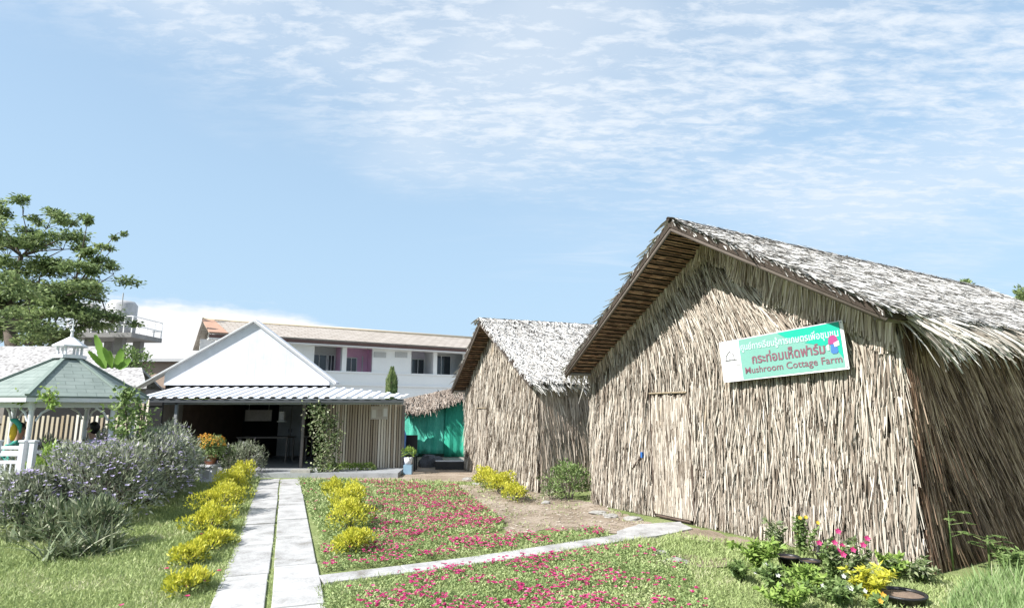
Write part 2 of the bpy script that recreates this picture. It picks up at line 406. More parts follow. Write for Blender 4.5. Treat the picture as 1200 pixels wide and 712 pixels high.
# ================================================================== SETTING: ground, path, soil
def ground_mat():
    m, n, b = mat('lawn_ground', .95, .1); o = objco(n)
    a = n.noise(o, .9, 5, .6, .3); f = n.noise(o, 14, 5, .75); f3 = n.noise(o, 60, 3, .7)
    k = n.math('ADD', n.math('ADD', n.math('MULTIPLY', a, .4), n.math('MULTIPLY', f, .4)), n.math('MULTIPLY', f3, .25))
    sp = n.add('ShaderNodeSeparateXYZ'); n.link(o, sp.inputs[0])
    n.gr = n.ramp(k, [(.36, (.09, .12, .045)), (.5, (.20, .25, .09)), (.62, (.29, .32, .15)), (.75, (.42, .38, .27))])
    sand = n.ramp(k, [(.35, (.24, .225, .20)), (.7, (.42, .40, .37))])
    gp = n.add('ShaderNodeSeparateXYZ'); n.link(n.add('ShaderNodeNewGeometry').outputs['Position'], gp.inputs[0])
    far = n.smooth(n.math('ADD', gp.outputs[1], n.math('MULTIPLY', n.math('SUBTRACT', a, .5), 3.0)), 16.5, 18.5)
    n.link(n.mix(far, n.gr, sand), b.inputs['Base Color'])
    bump(n, b, n.math('ADD', f, f3), .8, .03); return m
def soil_mat():
    m, n, b = mat('bare_sandy_soil', .95, .1); o = objco(n)
    a = n.noise(o, 1.3, 6, .6, .5); f = n.noise(o, 22, 5, .75)
    k = n.math('ADD', n.math('MULTIPLY', a, .6), n.math('MULTIPLY', f, .4))
    n.link(n.ramp(k, [(.33, (.13, .11, .075)), (.45, (.25, .20, .15)), (.58, (.36, .30, .24)), (.75, (.46, .41, .355))]), b.inputs['Base Color'])
    bump(n, b, f, .7, .03); return m
gm = ground_mat(); sm_ = soil_mat()
g = MB(); g.add([(-900, -100, 0), (900, -100, 0), (900, 1500, 0), (-900, 1500, 0)], [(0, 1, 2, 3)]); g.build('ground', gm)['kind'] = 'structure'
soilP = Gp((505, 572), (560, 566), (640, 578), (700, 590), (760, 612), (772, 622), (700, 624), (640, 620), (598, 628), (590, 612), (560, 592))
sheet('soil_patch', soilP, .006, sm_, jitter=.05)
yardP = Gp((400, 562), (478, 556), (545, 552), (560, 560), (548, 574), (500, 570), (440, 566))
sheet('sandy_yard', np.array([(-5.0, 15.7), (-5, 15.2), (-3.6, 15.0), (-1.6, 14.8), (-.3, 15.2), (-1.0, 19.0), (-2.6, 22), (-4.5, 23), (-2.9, 16.9), (-2.9, 16.2)]), .006, sm_, jitter=.05)
sheet('soil_patch', np.array([(1.2, 8.9), (2.2, 8.6), (2.5, 8.2), (3.1, 7.7), (3.3, 7.6), (3.3, 8.0), (3.0, 8.6), (2.3, 9.6)]), .009, sm_, jitter=.05)
sheet('soil_patch', np.array([(1.55, 7.1), (2.1, 7.0), (2.6, 6.7), (2.5, 7.3), (1.9, 7.6)]), .007, sm_, jitter=.07)
sheet('shaded_soil', np.array([(-8.6, 9.4), (-6.9, 8.5), (-6.2, 10.5), (-6.3, 13), (-6.9, 15.2), (-8.8, 15.2)]), .006, sm_, jitter=.06)

# ---- main path: two columns of long slabs
A0 = G(315, 708)[:2]; 
pd = np.array([-5.86 + 2.16, 15.64 - 5.68]); pd /= np.linalg.norm(pd); pn = np.array([pd[1], -pd[0]])
pc0 = np.array([-2.16, 5.68])
path_root = thing('garden_path', (pc0[0], pc0[1], 0), None, None); path_root['kind'] = 'structure'
mb = MB(); t = -3.2; k = 0
for side in (-1, 1):
    t = -3.4 + (.25 if side > 0 else 0)
    while t < 10.1:
        L = 1.48; e = min(t + L, 10.35)
        off = side * .233 + random.uniform(-.008, .008) + side * .012 * max(0, 3 - t) * .3
        rz = math.atan2(pd[1], pd[0]) - pi / 2 + random.uniform(-.006, .006)
        c = pc0 + pd * (t + e) / 2 + pn * off
        ht = .035 + random.uniform(-.006, .006)
        mb.box((c[0], c[1], ht / 2 - .01), (.442, (e - t) - .020, ht), rz)
        t = e + .006
        if e >= 10.3: break
o = mb.build('paving_slabs', M['slab'], path_root)
bv = o.modifiers.new('bevel', 'BEVEL'); bv.width = .008; bv.segments = 2
def litter(n, poly, L, label):
    x, y = rng.uniform(poly[:, 0].min(), poly[:, 0].max(), n), rng.uniform(poly[:, 1].min(), poly[:, 1].max(), n); k = inpoly(x, y, poly); x, y = x[k], y[k]; n = len(x)
    a = rng.uniform(0, 2 * pi, n); V, Fq = leaves(np.stack([x, y, rnd(n, .012, .02)], 1), np.stack([np.cos(a), np.sin(a), rnd(n, -.02, .12)], 1), rdir(n, 2.5), rnd(n, *L), rnd(n, .008, .02)); props(link('straw_litter', V, Fq, M['straw']), label, 'litter', None, 'stuff')
litter(2600, soilP[:, :2], (.03, .12), 'bits of fallen straw scattered on the bare soil before the huts')
# ---- cross path to the hut door
mb = MB(); cp = [G(376, 681)[:2], G(560, 658)[:2], G(700, 636)[:2], G(770, 624)[:2]]
import itertools
seglist = []
for a, b in zip(cp[:-1], cp[1:]):
    L = np.linalg.norm(b - a); k = max(1, round(L / .8))
    for i in range(k): seglist.append((a + (b - a) * i / k, a + (b - a) * (i + 1) / k))
for i, (a, b) in enumerate(seglist):
    c = (a + b) / 2; d = b - a; L = np.linalg.norm(d); wd = .30 + .05 * (i / len(seglist))
    mb.box((c[0], c[1], .014), (L - .012, wd, .03), math.atan2(d[1], d[0]) + random.uniform(-.01, .01))
o = mb.build('narrow_path', M['slab'])
o['kind'] = 'structure'; bv = o.modifiers.new('bevel', 'BEVEL'); bv.width = .007; bv.segments = 2
sheet('door_landing', Gp((722, 624), (750, 616), (796, 613), (812, 621), (790, 626), (768, 630), (728, 633)), .028, M['slab'], jitter=.012, thick=.03)
sheet('pale_apron', np.array([(-9.5, 8.6), (-6.9, 7.9), (-6.75, 8.5), (-7.2, 9.3), (-9.5, 9.8)]), .02, M['slab'], thick=.02)

# ================================================================== THATCHED HUTS
class Hut:
    def __init__(s, A, B, ridge_s, ridge_z, slope, ov_ridge, ov_l, ov_r, depth, el, er, label, name='thatched_hut', dens=1.0, group='thatched mushroom huts'):
        s.A = np.array(A[:2], float); B = np.array(B[:2], float); d = B - s.A; s.W = np.linalg.norm(d); s.d = d / s.W
        n = np.array([-s.d[1], s.d[0]]); 
        if n @ (-s.A) < 0: n = -n
        s.n = n; s.rs, s.rz, s.sl = ridge_s, ridge_z, slope; s.D = depth
        s.root = thing(name, (s.A[0], s.A[1], 0), label, 'hut', group)
        s.ovr, s.ovl, s.ovR, s.el, s.er = ov_ridge, ov_l, ov_r, el, er; s.dens = dens
    def p(s, a, z, o=0.0):
        a = np.asarray(a, float); z = np.asarray(z, float); o = np.asarray(o, float)
        a, z, o = np.broadcast_arrays(a, z, o)
        return np.stack([s.A[0] + s.d[0] * a + s.n[0] * o, s.A[1] + s.d[1] * a + s.n[1] * o, z], -1)
    def vec(s, a, z, o):   # direction in hut frame
        a, z, o = np.broadcast_arrays(np.asarray(a, float), np.asarray(z, float), np.asarray(o, float))
        return np.stack([s.d[0] * a + s.n[0] * o, s.d[1] * a + s.n[1] * o, z], -1)
    def roofz(s, a): return s.rz - s.sl * np.abs(np.asarray(a) - s.rs)
    def build(s, door, leanmode, side_lean, wallmat, sidemat, roofmat):
        W, D, rs = s.W, s.D, s.rs; th = .10
        # ---------------- front wall: core coloured dark for shade in the gaps + thousands of dry stalks
        topz = lambda a: s.roofz(a) - .10
        mb = MB(); ring = [(0, 0), (W, 0), (W, topz(W)), (rs, topz(rs)), (0, topz(0))]
        mb.add([s.p(a, z, 0) for a, z in ring] + [s.p(a, z, -.10) for a, z in ring],
               [(0, 1, 2, 3, 4), (9, 8, 7, 6, 5)] + [(i, (i + 1) % 5, (i + 1) % 5 + 5, i + 5) for i in range(5)])
        nst = int(23000 * s.dens * (W * 3.2) / 17.7)
        a = rnd(nst, -.03, W + .03); z = rng.uniform(0, 1, nst) ** .95 * (s.rz + .1)
        L = rnd(nst, .14, .44) * rng.choice([1, 1, 1.4], nst); keep = z - L * .15 < topz(a) - .02
        a, z, L = a[keep], z[keep], L[keep]; n = len(a)
        ang = rng.normal(size=n) * R(5.0)
        if leanmode:
            tt = np.clip((z - 2.35) / .75, 0, 1)
            lean = np.interp(a, [0, rs - .7, rs, rs + .5, W], [R(22), R(40), R(26), R(30), R(14)])
            ang = ang - lean * tt + rng.normal(size=n) * R(4) * tt
        dv = s.vec(np.sin(ang), -np.cos(ang), rnd(n, -.02, .16))   # hanging down, tips slightly out
        base = s.p(a, np.minimum(z, topz(a)), rnd(n, .010, .075))
        Nn = s.vec(rng.normal(size=n) * .6, 0, 1)
        low = base[:, 2] + dv[:, 2] * L < .0; L = np.where(low, np.maximum(.05, (base[:, 2] - .01) / np.maximum(.2, -dv[:, 2])), L)
        if door:
            ind = (a > door[0] - .045) & (a < door[1] + .02) & (z < door[2] + .02)
            L = np.where((a > door[0] - .03) & (a < door[1] + .03) & (z > door[2]), np.minimum(L, np.maximum(.08, z - door[2] - .0)), L)
            sel = ~ind
        else: sel = np.ones(n, bool)
        V1, F1 = strips(base[sel], dv[sel], Nn[sel], L[sel], rnd(sel.sum(), .008, .027), rnd(sel.sum(), -.08, .14), .35)
        wall = link('front_wall', *merge_mixed(mb, [(V1, F1)]), [M['core'], wallmat], s.root, merge_mixed.mi)
        # ---------------- layered fringe hanging below the right rake
        if leanmode:
            nf = 2300; a = rnd(nf, -.05, rs + .25); L = rnd(nf, .38, .62) * np.interp(a, [0, rs * .5, rs + .2], [.75, 1.0, .55]) * (1 + .12 * np.sin(a * 14))
            base = s.p(a, s.roofz(a) - .09, rnd(nf, .09, .15)); ang = -R(9) + rng.normal(size=nf) * R(5) + .10 * np.sin(a * 9)
            V, Fq = strips(base, s.vec(-np.sin(ang), -np.cos(ang), rnd(nf, -.06, .06)), s.vec(rng.normal(size=nf) * .4, 0, 1), L, rnd(nf, .012, .034), 0, .4)
            nf = 900; a = rnd(nf, rs, W + .05); L = rnd(nf, .12, .30)
            base = s.p(a, s.roofz(a) - .09, rnd(nf, .05, .09)); ang = rng.normal(size=nf) * R(9) + R(12)
            V2, F2 = strips(base, s.vec(-np.sin(ang), -np.cos(ang), 0.0), s.vec(rng.normal(size=nf) * .4, 0, 1), L, rnd(nf, .010, .028), 0, .4)
            Vm, Fm, mi = merge([(V, Fq, 0), (V2, F2, 0)]); link('gable_fringe', Vm, Fm, M['straw_grey'], s.root)
        # ---------------- side walls and back wall
        for a0, sg, nm in ((0, -1, 'side_wall'), (W, 1, 'side_wall'), (None, 0, 'back_wall')):
            mb = MB()
            if a0 is not None:
                zt = float(s.roofz(a0)) - .12; e0 = a0 - sg * .1
                c = [s.p(a0, 0, -.002), s.p(a0, 0, -D), s.p(e0, 0, -D), s.p(e0, 0, -.102)]
                mb.hexa(c, [q + [0, 0, zt] for q in c])
                n = int((9500 if sg < 0 else 4500) * s.dens * D / 8); o = rnd(n, -D, .02); o = np.where(rng.uniform(size=n) < .35, rnd(n, -2.6, .02), o) if sg < 0 else o
                z = rng.uniform(0, 1, n) * zt; L = rnd(n, .35, .95); z = np.minimum(zt, z + .15)
                ang = side_lean + rng.normal(size=n) * R(6); ang = ang * np.clip(-o / .5, .25, 1)
                base = s.p(a0 + sg * rnd(n, .012, .06), z, o)
                dv = s.vec(sg * rnd(n, -.01, .06), -np.cos(ang), -np.sin(ang)); Nn = s.vec(sg, 0, rng.normal(size=n) * .4)
                L = np.where(z - L * np.cos(ang) < 0, np.maximum(.05, z / np.cos(ang)), L)
                V1, F1 = strips(base, dv, Nn, L, rnd(n, .010, .026), rnd(n, -.05, .02), .4)
                n = 1100; o = -np.abs(rng.normal(size=n)) * .22; z = rnd(n, .1, zt); L = np.minimum(rnd(n, .25, .7), z); ang = R(7) + rng.normal(size=n) * R(5)
                V0, F0_ = strips(s.p(a0 + sg * rnd(n, .03, .075), z, o), s.vec(sg * rnd(n, -.01, .04), -np.cos(ang), -np.sin(ang)), s.vec(sg, 0, rng.normal(size=n) * .5), L, rnd(n, .010, .026), 0, .4)
                F1 = np.concatenate([F1, F0_ + len(V1)]); V1 = np.concatenate([V1, V0])
            else:
                e = D - .1; ring2 = [(0.1, 0), (W - .1, 0), (W - .1, topz(W)), (rs, topz(rs)), (.1, topz(0))]
                mb.add([s.p(a, z, -e) for a, z in ring2] + [s.p(a, z, -D + .002) for a, z in ring2],
                       [(0, 1, 2, 3, 4), (9, 8, 7, 6, 5)] + [(i, (i + 1) % 5, (i + 1) % 5 + 5, i + 5) for i in range(5)])
                n = 2500; a = rnd(n, 0, W); z = rnd(n, .3, 1) * topz(a)
                V1, F1 = strips(s.p(a, z, -D - .02), s.vec(0.0, -1.0, rng.normal(size=n) * .03), s.vec(rng.normal(size=n) * .4, 0, -1), np.minimum(z, .5), .03, 0, .4)
            link(nm, *merge_mixed(mb, [(V1, F1)]), [M['core'], sidemat], s.root, merge_mixed.mi)
        # ---------------- roof
        zl = lambda a: float(s.roofz(a))
        def edge(side):  # eave lateral, front overhang at eave
            return (W + s.el, s.ovl) if side > 0 else (-s.er, s.ovR)
        mb = MB(); cards_ = []
        for side in (1, -1):
            ae, oe = edge(side); ze = zl(ae)
            q = [(rs, s.rz, s.ovr), (ae, ze, oe), (ae, ze, -D - .3), (rs, s.rz, -D - .3)]
            top = [s.p(*x) for x in q]; bot = [s.p(a_, z_ - th, o_ - .01 * 0) for a_, z_, o_ in q]
            mb.hexa(bot, top)
            # thatch leaves on top
            ln = math.hypot(ae - rs, s.rz - ze); area = ln * (D + .8); n = int(area * (900 if side < 0 else 330) * s.dens)
            t = rng.uniform(0, 1, n); tt = 1 - t; a = rs + (ae - rs) * t; of = s.ovr + (oe - s.ovr) * t
            o = -D - .3 + rng.uniform(0, 1, n) * (of + D + .3)
            if side < 0: o = np.where(rng.uniform(size=n) < .45, of - np.abs(rng.normal(size=n)) * 2.2, o)
            o = np.maximum(o, -D - .3)
            base = s.p(a, s.roofz(a) + rnd(n, .0, .045), o); sg = np.sign(ae - rs)
            sp = rng.normal(size=n) * .42
            sd = np.array([1.0, -s.sl]) / math.hypot(1, s.sl)
            dv = s.vec(sg * sd[0], sd[1] + rnd(n, .0, .16), sp); Nn = s.vec(sg * s.sl + rng.normal(size=n) * .3, 1, rng.normal(size=n) * .3)
            L = rnd(n, .09, .27); L = np.minimum(L, (1 - t) * ln + .16)
            V, Fq = strips(base, dv, Nn, L, rnd(n, .018, .05), rnd(n, -.1, .2), .4); cards_.append((V, Fq))
            # rake edge bristles
            n = 600; t = rng.uniform(0, 1, n); a = rs + (ae - rs) * t; of = s.ovr + (oe - s.ovr) * t
            base = s.p(a, s.roofz(a) + rnd(n, -.05, .03), of - rnd(n, .0, .10))
            dv = s.vec(sg * rnd(n, .3, 1), -s.sl * .8 + rnd(n, -.2, .15), rnd(n, .0, .25)); V, Fq = strips(base, dv, s.vec(0.0, 1.0, rng.normal(size=n) * .5), rnd(n, .05, .12), rnd(n, .012, .03), .15, .4); cards_.append((V, Fq))
        roof = link('roof', *merge_mixed(mb, cards_), [M['core'], roofmat], s.root, merge_mixed.mi)
        # ridge cap
        n = int(900 * D / 8); o = -D - .3 + rng.uniform(0, 1, n) * (s.ovr + D + .36)
        base = s.p(rs + rng.normal(size=n) * .02, s.rz + rnd(n, .02, .06), o); sg = rng.choice([-1, 1], n)
        V, Fq = strips(base, s.vec(sg * 1.0, -.28, rng.normal(size=n) * .3), s.vec(sg * .5, 1.0, 0.0), rnd(n, .15, .34), rnd(n, .03, .06), .18, .5)
        mb = MB(); mb.tube([s.p(rs, s.rz + .02, s.ovr + .03), s.p(rs, s.rz + .02, -D - .35)], .035, 7)
        link('ridge_cap', *merge_mixed(mb, [(V, Fq)]), [M['core'], roofmat], roof, merge_mixed.mi)
        # underside: rows of folded leaf shingles on battens, rake pole
        mb = MB(); U = []; 
        for side in (1, -1):
            ae, oe = edge(side); k = int(abs(ae - rs) / .085)
            for i in range(k):
                t = (i + .5) / k; a = rs + (ae - rs) * t; of = s.ovr + (oe - s.ovr) * t
                z = zl(a) - th - .014 + .006 * math.sin(i * 3)
                mb.beam(s.p(a, z, of - .05), s.p(a, z, -.02), .028, .022)
                nn = 7
                for j in range(nn):
                    o0 = -.02 + (of - .03) * j / nn; o1 = o0 + of / nn * .96
                    w2 = .034 * np.sign(ae - rs)
                    z2 = zl(a + w2) - th - .004 - random.uniform(0, .006)
                    z3 = zl(a - w2) - th - .020 - random.uniform(0, .012)
                    U.append([s.p(a - w2, z3, o0), s.p(a - w2, z3, o1), s.p(a + w2, z2, o1), s.p(a + w2, z2, o0)])
        U = np.array(U).reshape(-1, 3); Fu = np.arange(len(U)).reshape(-1, 4)
        link('soffit_thatch', *merge_mixed(mb, [(U, Fu)]), [M['dark_wood'], M['soffit']], roof, merge_mixed.mi)
        for side in (1, -1):
            ae, oe = edge(side); mb = MB()
            mb.tube([s.p(rs, s.rz - th - .03, s.ovr - .03), s.p(ae, zl(ae) - th - .03, oe - .03)], .026, 7)
            mb.build('rake_pole', M['rake_wood'], s.root, True)
            mb = MB(); a_ = ae - np.sign(ae - rs) * .12
            mb.tube([s.p(a_, zl(a_) - th - .06, oe - .05), s.p(a_, zl(a_) - th - .06, -D - .2)], .03, 7)
            mb.build('eave_pole', M['grey_board'], s.root, True)
        # eave fringe: long leaves drooping over the side walls
        for side in (-1, 1):
            ae, oe = edge(side); n = int((1900 if side < 0 else 500) * s.dens * D / 8)
            if side < 0 and leanmode:
                o = oe - .42 - np.abs(rng.normal(size=n)) * 3.2
            else: o = rnd(n, -D - .2, oe)
            clump = np.round(o * 5) / 5; rr = (np.sin(clump * 57.3) * .5); keepc = (not leanmode) | (rng.uniform(size=n) < .35 + .65 * (np.sin(clump * 31.7) > -.2)); o, clump, rr = o[keepc], clump[keepc], rr[keepc]; n = len(o)
            base = s.p(ae - np.sign(ae - rs) * rnd(n, .0, .12), zl(ae) + rnd(n, -.05, .03), o)
            sg = np.sign(ae - rs); dv = s.vec(sg * rnd(n, .35, 1.1), rnd(n, -1.0, -.45), rr * .5 - .30 + rng.normal(size=n) * .22)
            V, Fq = strips(base, dv, s.vec(sg * .8, .6, rng.normal(size=n) * 1.1 + .5), rnd(n, .2, .72 if leanmode else .36) * (.75 + .5 * np.abs(rr)), rnd(n, .016, .050), rnd(n, .0, .4), .2, 3)
            link('eave_fringe', V, Fq, M['fringe'] if leanmode else roofmat, roof)
        # ---------------- door
        if door:
            a0, a1, dz = door
            mb = MB(); c = [s.p(a0, .06, .006), s.p(a1, .06, .006), s.p(a1, .06, .05), s.p(a0, .06, .05)]
            mb.hexa(c, [q + [0, 0, dz - .08] for q in c])
            n = int(2600 * s.dens); a = rnd(n, a0 + .01, a1 - .01); z = rnd(n, .12, dz - .01); L = np.minimum(rnd(n, .2, .5), z - .07); ang = rng.normal(size=n) * R(4)
            V, Fq = strips(s.p(a, z, rnd(n, .056, .075)), s.vec(np.sin(ang), -np.cos(ang), rnd(n, 0, .03)), s.vec(rng.normal(size=n) * .4, 0, 1), L, rnd(n, .012, .030), 0, .5)
            dr = link('door', *merge_mixed(mb, [(V, Fq)]), [M['core'], wallmat], s.root, merge_mixed.mi)
            mb = MB(); 
            for (p0, p1) in (((a0 - .03, .05), (a0 - .03, dz + .02)), ((a1 + .03, .05), (a1 + .03, dz + .02))):
                mb.tube([s.p(p0[0], p0[1], .06), s.p(p1[0], p1[1], .06)], .014, 6)
            mb.build('door_frame', M['dark_wood'], dr); mb = MB(); mb.tube([s.p(a0 - .02, dz + .0, .085), s.p(a1 + .02, dz + .0, .085)], .013, 6); mb.build('top_lath', M['bamboo'], dr); mb = MB()
            mb.tube([s.p(a0 + .03, .045, .075), s.p(a1 - .03, .045, .075)], .016, 6)
            mb.build('threshold_pole', M['dark_wood'], dr)
def merge_mixed(mb, cards):
    """boxes from an MB (material 0) + quad cards (material 1) -> verts, faces list"""
    V = [np.array(mb.v).reshape(-1, 3)] if mb.v else []; faces = list(mb.f); mi = [0] * len(faces); b = len(mb.v)
    for (v, f) in cards:
        V.append(v); faces += [tuple(x) for x in (f + b).tolist()]; mi += [1] * len(f); b += len(v)
    merge_mixed.mi = mi
    return np.concatenate(V), faces
_link = link
def link(name, V, faces, mats, parent=None, mi=None, smooth=False):
    return _link(name, V, faces, mats, parent, merge_mixed.mi if mi is merge_mixed.mi else mi, smooth)
merge_mixed.mi = None
class _L:  # link() evaluates merge_mixed.mi after merge because python evaluates left to right
    pass

A1, B1 = G(1085, 672), G(698, 590)
big = Hut(A1, B1, 2.46, 4.40, .62, .96, .60, .60, 8.5, .08, .18, 'larger thatched hut with a green banner on its gable wall, nearest at the right')
big.build((3.14, 3.92, 1.97), True, R(26), M['straw'], M['straw_shaded'], M['thatch'])
A2, B2 = G(633, 577.5), G(546, 550)
small = Hut(A2, B2, 0, 4.0, .62, .5, .45, .3, 7.5, .1, .15, 'smaller thatched hut without a banner, behind the golden shrub', dens=.62)
W2 = small.W; small.rs = W2 * .5; small.rz = 3.98; small.sl = .60
small.build((W2 * .62, W2 * .62 + .75, 1.75), False, R(5), M['straw'], M['straw_grey'], M['thatch'])

# ================================================================== BANNER ON THE GABLE
def wallpt(h, u, v, off):
    r = ray(u, v); n3 = np.array([h.n[0], h.n[1], 0]); o = np.array([h.A[0], h.A[1], 0]) + n3 * off
    t = ((o - [0, 0, H]) @ n3) / (r @ n3); p = np.array([0, 0, H]) + r * t
    return (p[:2] - o[:2]) @ h.d, p[2]
BO = .20
tl, tr, br, bl = [wallpt(big, *q, BO) for q in ((843.5, 401.5), (988, 375), (995.5, 432), (848.5, 448))]
ban = thing('banner_sign', big.p((tl[0] + tr[0]) / 2, bl[1], BO), 'teal banner with Thai and English lettering on the gable wall of the larger hut', 'banner')
def bp(x, y, o=0.0):   # x,y in 0..1 over the banner, y up
    a = (tl[0] * (1 - x) + tr[0] * x) * y + (bl[0] * (1 - x) + br[0] * x) * (1 - y)
    z = (tl[1] * (1 - x) + tr[1] * x) * y + (bl[1] * (1 - x) + br[1] * x) * (1 - y)
    return big.p(a, z, BO + o + .02 * y)
def bquad(mbx, pts, o, m=0):
    b = len(mbx.v); mbx.v += [tuple(bp(x, y, o)) for x, y in pts]; mbx.f.append(tuple(range(b, b + len(pts)))); mbx.m.append(m)
M['teal_print'] = plain('light_teal_print', (.155, .335, .28), .55, .04, 3, bmp=.05)
M['green_print'] = plain('deep_green_print', (.01, .36, .25), .55, .04, 3, bmp=.05)
M['white_print'] = plain('white_print', (.72, .72, .72), .55, .03, 3, bmp=.05)
M['text_white'] = plain('pale_lettering', (.45, .62, .57), .6, .02, 3, bmp=0)
M['text_dark'] = plain('maroon_lettering', (.19, .085, .11), .6, .02, 3, bmp=0)
M['text_black'] = plain('dark_grey_lettering', (.12, .12, .12), .6, .02, 3, bmp=0)
M['pink_print'] = plain('pink_print', (.33, .05, .17), .6, .05, 3, bmp=0)
M['blue_print'] = plain('blue_print', (.05, .15, .36), .6, .05, 3, bmp=0)
mb = MB(); mb.hexa([bp(0, 0, -.012), bp(1, 0, -.012), bp(1, 0, 0), bp(0, 0, 0)], [bp(0, 1, -.012), bp(1, 1, -.012), bp(1, 1, 0), bp(0, 1, 0)])
mb.build('banner_sheet', M['white_print'], ban)
mb = MB(); bquad(mb, [(.185, .02), (.978, .045), (.978, .985), (.185, .98)], .004); mb.build('teal_field', M['teal_print'], ban)
mb = MB(); bquad(mb, [(.52, .978), (.60, .80), (.80, .72), (.72, .66), (.86, .52), (.90, .60), (.93, .45), (.976, .22), (.976, .978)], .007)
mb.build('green_swash', M['green_print'], ban)
def lettering(body, name, x0, x1, y0, y1, m, skew=0.0, bold=.0):
    cu = bpy.data.curves.new('t', 'FONT'); cu.body = body; cu.size = 1; cu.offset = bold; cu.resolution_u = 3
    to = bpy.data.objects.new('t', cu); COL.objects.link(to); bpy.context.view_layer.update()
    me = bpy.data.meshes.new_from_object(to.evaluated_get(bpy.context.evaluated_depsgraph_get()))
    n = len(me.vertices); co = np.zeros(n * 3); me.vertices.foreach_get('co', co); co = co.reshape(-1, 3)
    fs = [tuple(p.vertices) for p in me.polygons]; bpy.data.objects.remove(to)
    if not n: return
    lo, hi = co.min(0), co.max(0); q = (co - lo) / (hi - lo + 1e-9)
    V = [bp(x0 + a * (x1 - x0), y0 + b_ * (y1 - y0) + skew * a, .010) for a, b_, _ in q]
    link(name, V, fs, m, ban)
lettering('ศูนย์การเรียนรู้การเกษตรเพื่อชุมชน', 'thai_heading', .20, .965, .66, .90, M['text_white'], -.03, .012)
lettering('กระท่อมเห็ดฟาร์ม', 'thai_title', .285, .86, .36, .62, M['text_dark'], .01, .022)
lettering('Mushroom Cottage Farm', 'english_title', .215, .965, .10, .30, M['text_dark'], .0, .006)
lettering('COTTAGE', 'panel_lettering', .10, .178, .37, .41, M['text_black'], 0, .02)
mb = MB()   # small line emblem of a hut on the white panel
for a, b in (((.05, .62), (.09, .74)), ((.09, .74), (.13, .62)), ((.055, .62), (.055, .52)), ((.125, .62), (.125, .52)), ((.04, .52), (.15, .52)), ((.085, .52), (.085, .58))):
    d = np.array(b) - a; nn = np.array([-d[1] * .35, d[0]]) ; nn = nn / np.linalg.norm(nn) * np.array([.003, .012])
    bquad(mb, [tuple(np.array(a) - nn), tuple(np.array(b) - nn), tuple(np.array(b) + nn), tuple(np.array(a) + nn)], .006)
mb.build('panel_emblem', M['text_black'], ban)
mb = MB()   # mushroom picture: pink cap, blue stem
cap = [(.922 + .034 * cos(t), .58 + .15 * sin(t)) for t in np.linspace(-.25, pi + .25, 14)]; bquad(mb, cap, .012, 0)
bquad(mb, [(.902, .56), (.944, .56), (.950, .38), (.937, .34), (.910, .34), (.898, .38)], .010, 1)
bquad(mb, [(.925, .56), (.962, .60), (.962, .50), (.93, .48)], .014, 2); bquad(mb, [(.875, .53), (.893, .54), (.890, .42), (.875, .44)], .014, 2)
mb.build('mushroom_picture', [M['pink_print'], M['blue_print'], M['white_print']], ban)
for x, y in ((.01, .96), (.99, .96), (.01, .04), (.99, .04)):
    mb = MB(); mb.tube([bp(x, y, .008), bp(x, y, -.19)], .006, 6); mb.build('nail', M['darksteel'], ban)
# blue tie and stick stuck in the wall by the door
a, z = wallpt(big, 752, 537, .08)
t = thing('hooked_stick', big.p(a, z, .07), 'short dark stick with a blue tie stuck into the wall left of the hut door', 'stick')
mb = MB(); a0, z0 = wallpt(big, 741, 549, .07); a1, z1 = wallpt(big, 754, 531, .07)
mb.tube([big.p(a0, z0, .07), big.p((a0 + a1) / 2, (z0 + z1) / 2 - .02, .11), big.p(a1, z1, .08)], .011, 6); mb.build('stick', M['dark_wood'], t, True)
mb = MB(); mb.box(big.p(a1, z1 - .02, .095), (.05, .03, .09), .5); mb.build('blue_tie', M['blue_plastic'], t)

# ================================================================== OPEN PAVILION WITH WHITE GABLE
pav = thing('open_pavilion', (-6.4, 16, 0), 'open fronted pavilion with a white triangular gable above a corrugated porch roof', 'pavilion')
yF, yG, yW, yB = 15.9, 17.55, 17.15, 21.6
xB = P(468, 500, 21.6)[0]
xL = P(158, 465, yF)[0]; xR = P(475, 466, yF)[0]
# floor slab
mb = MB(); fl4 = [(xL - .1, 15.72), (xR - .1, 15.72), (xR - .2, yW + .2), (xB, yB), (xL - .1, yB)]
mb.add([(x, y, -.02) for x, y in fl4] + [(x, y, .12) for x, y in fl4], [(4, 3, 2, 1, 0), (5, 6, 7, 8, 9)] + [(i, (i + 1) % 5, (i + 1) % 5 + 5, i + 5) for i in range(5)]); mb.build('floor_slab', M['floor_c'], pav)
# corrugated porch roof
def corrugated(name, x0, x1, y0, z0, y1, z1, pitch, m, parent, h=.035, taper=None):
    xs = []; zs = []; x = x0
    while x < x1:
        xs += [x, x + pitch * .45, x + pitch * .58, x + pitch * .87]; zs += [0, 0, h, h]; x += pitch
    xs, zs = np.array(xs), np.array(zs); n = len(xs); V = []
    back = lambda x: np.clip((x - taper) / (x1 - taper), 0, 1) if taper is not None else 0.0
    for dz in (0, -.006):
        for (y, z, e_) in ((y0, z0, 0), (y1, z1, 1)):
            V += [(xs[i], y - e_ * (y1 - y0) * .55 * back(xs[i]), z + zs[i] + dz - e_ * (z1 - z0) * .75 * back(xs[i])) for i in range(n)]
    f = [(i, i + 1, n + i + 1, n + i) for i in range(n - 1)] + [(2 * n + i + 1, 2 * n + i, 3 * n + i, 3 * n + i + 1) for i in range(n - 1)]
    f += [(i + 1, i, 2 * n + i, 2 * n + i + 1) for i in range(n - 1)]
    return link(name, V, f, m, parent)
zF = P(300, 466, yF)[2]; zK = P(300, 454.5, yG)[2] + .0
corrugated('porch_roof', xL, xR, yF, zF, yG + .02, zK, .285, M['white'], pav, .04, P(398, 455, yG)[0])
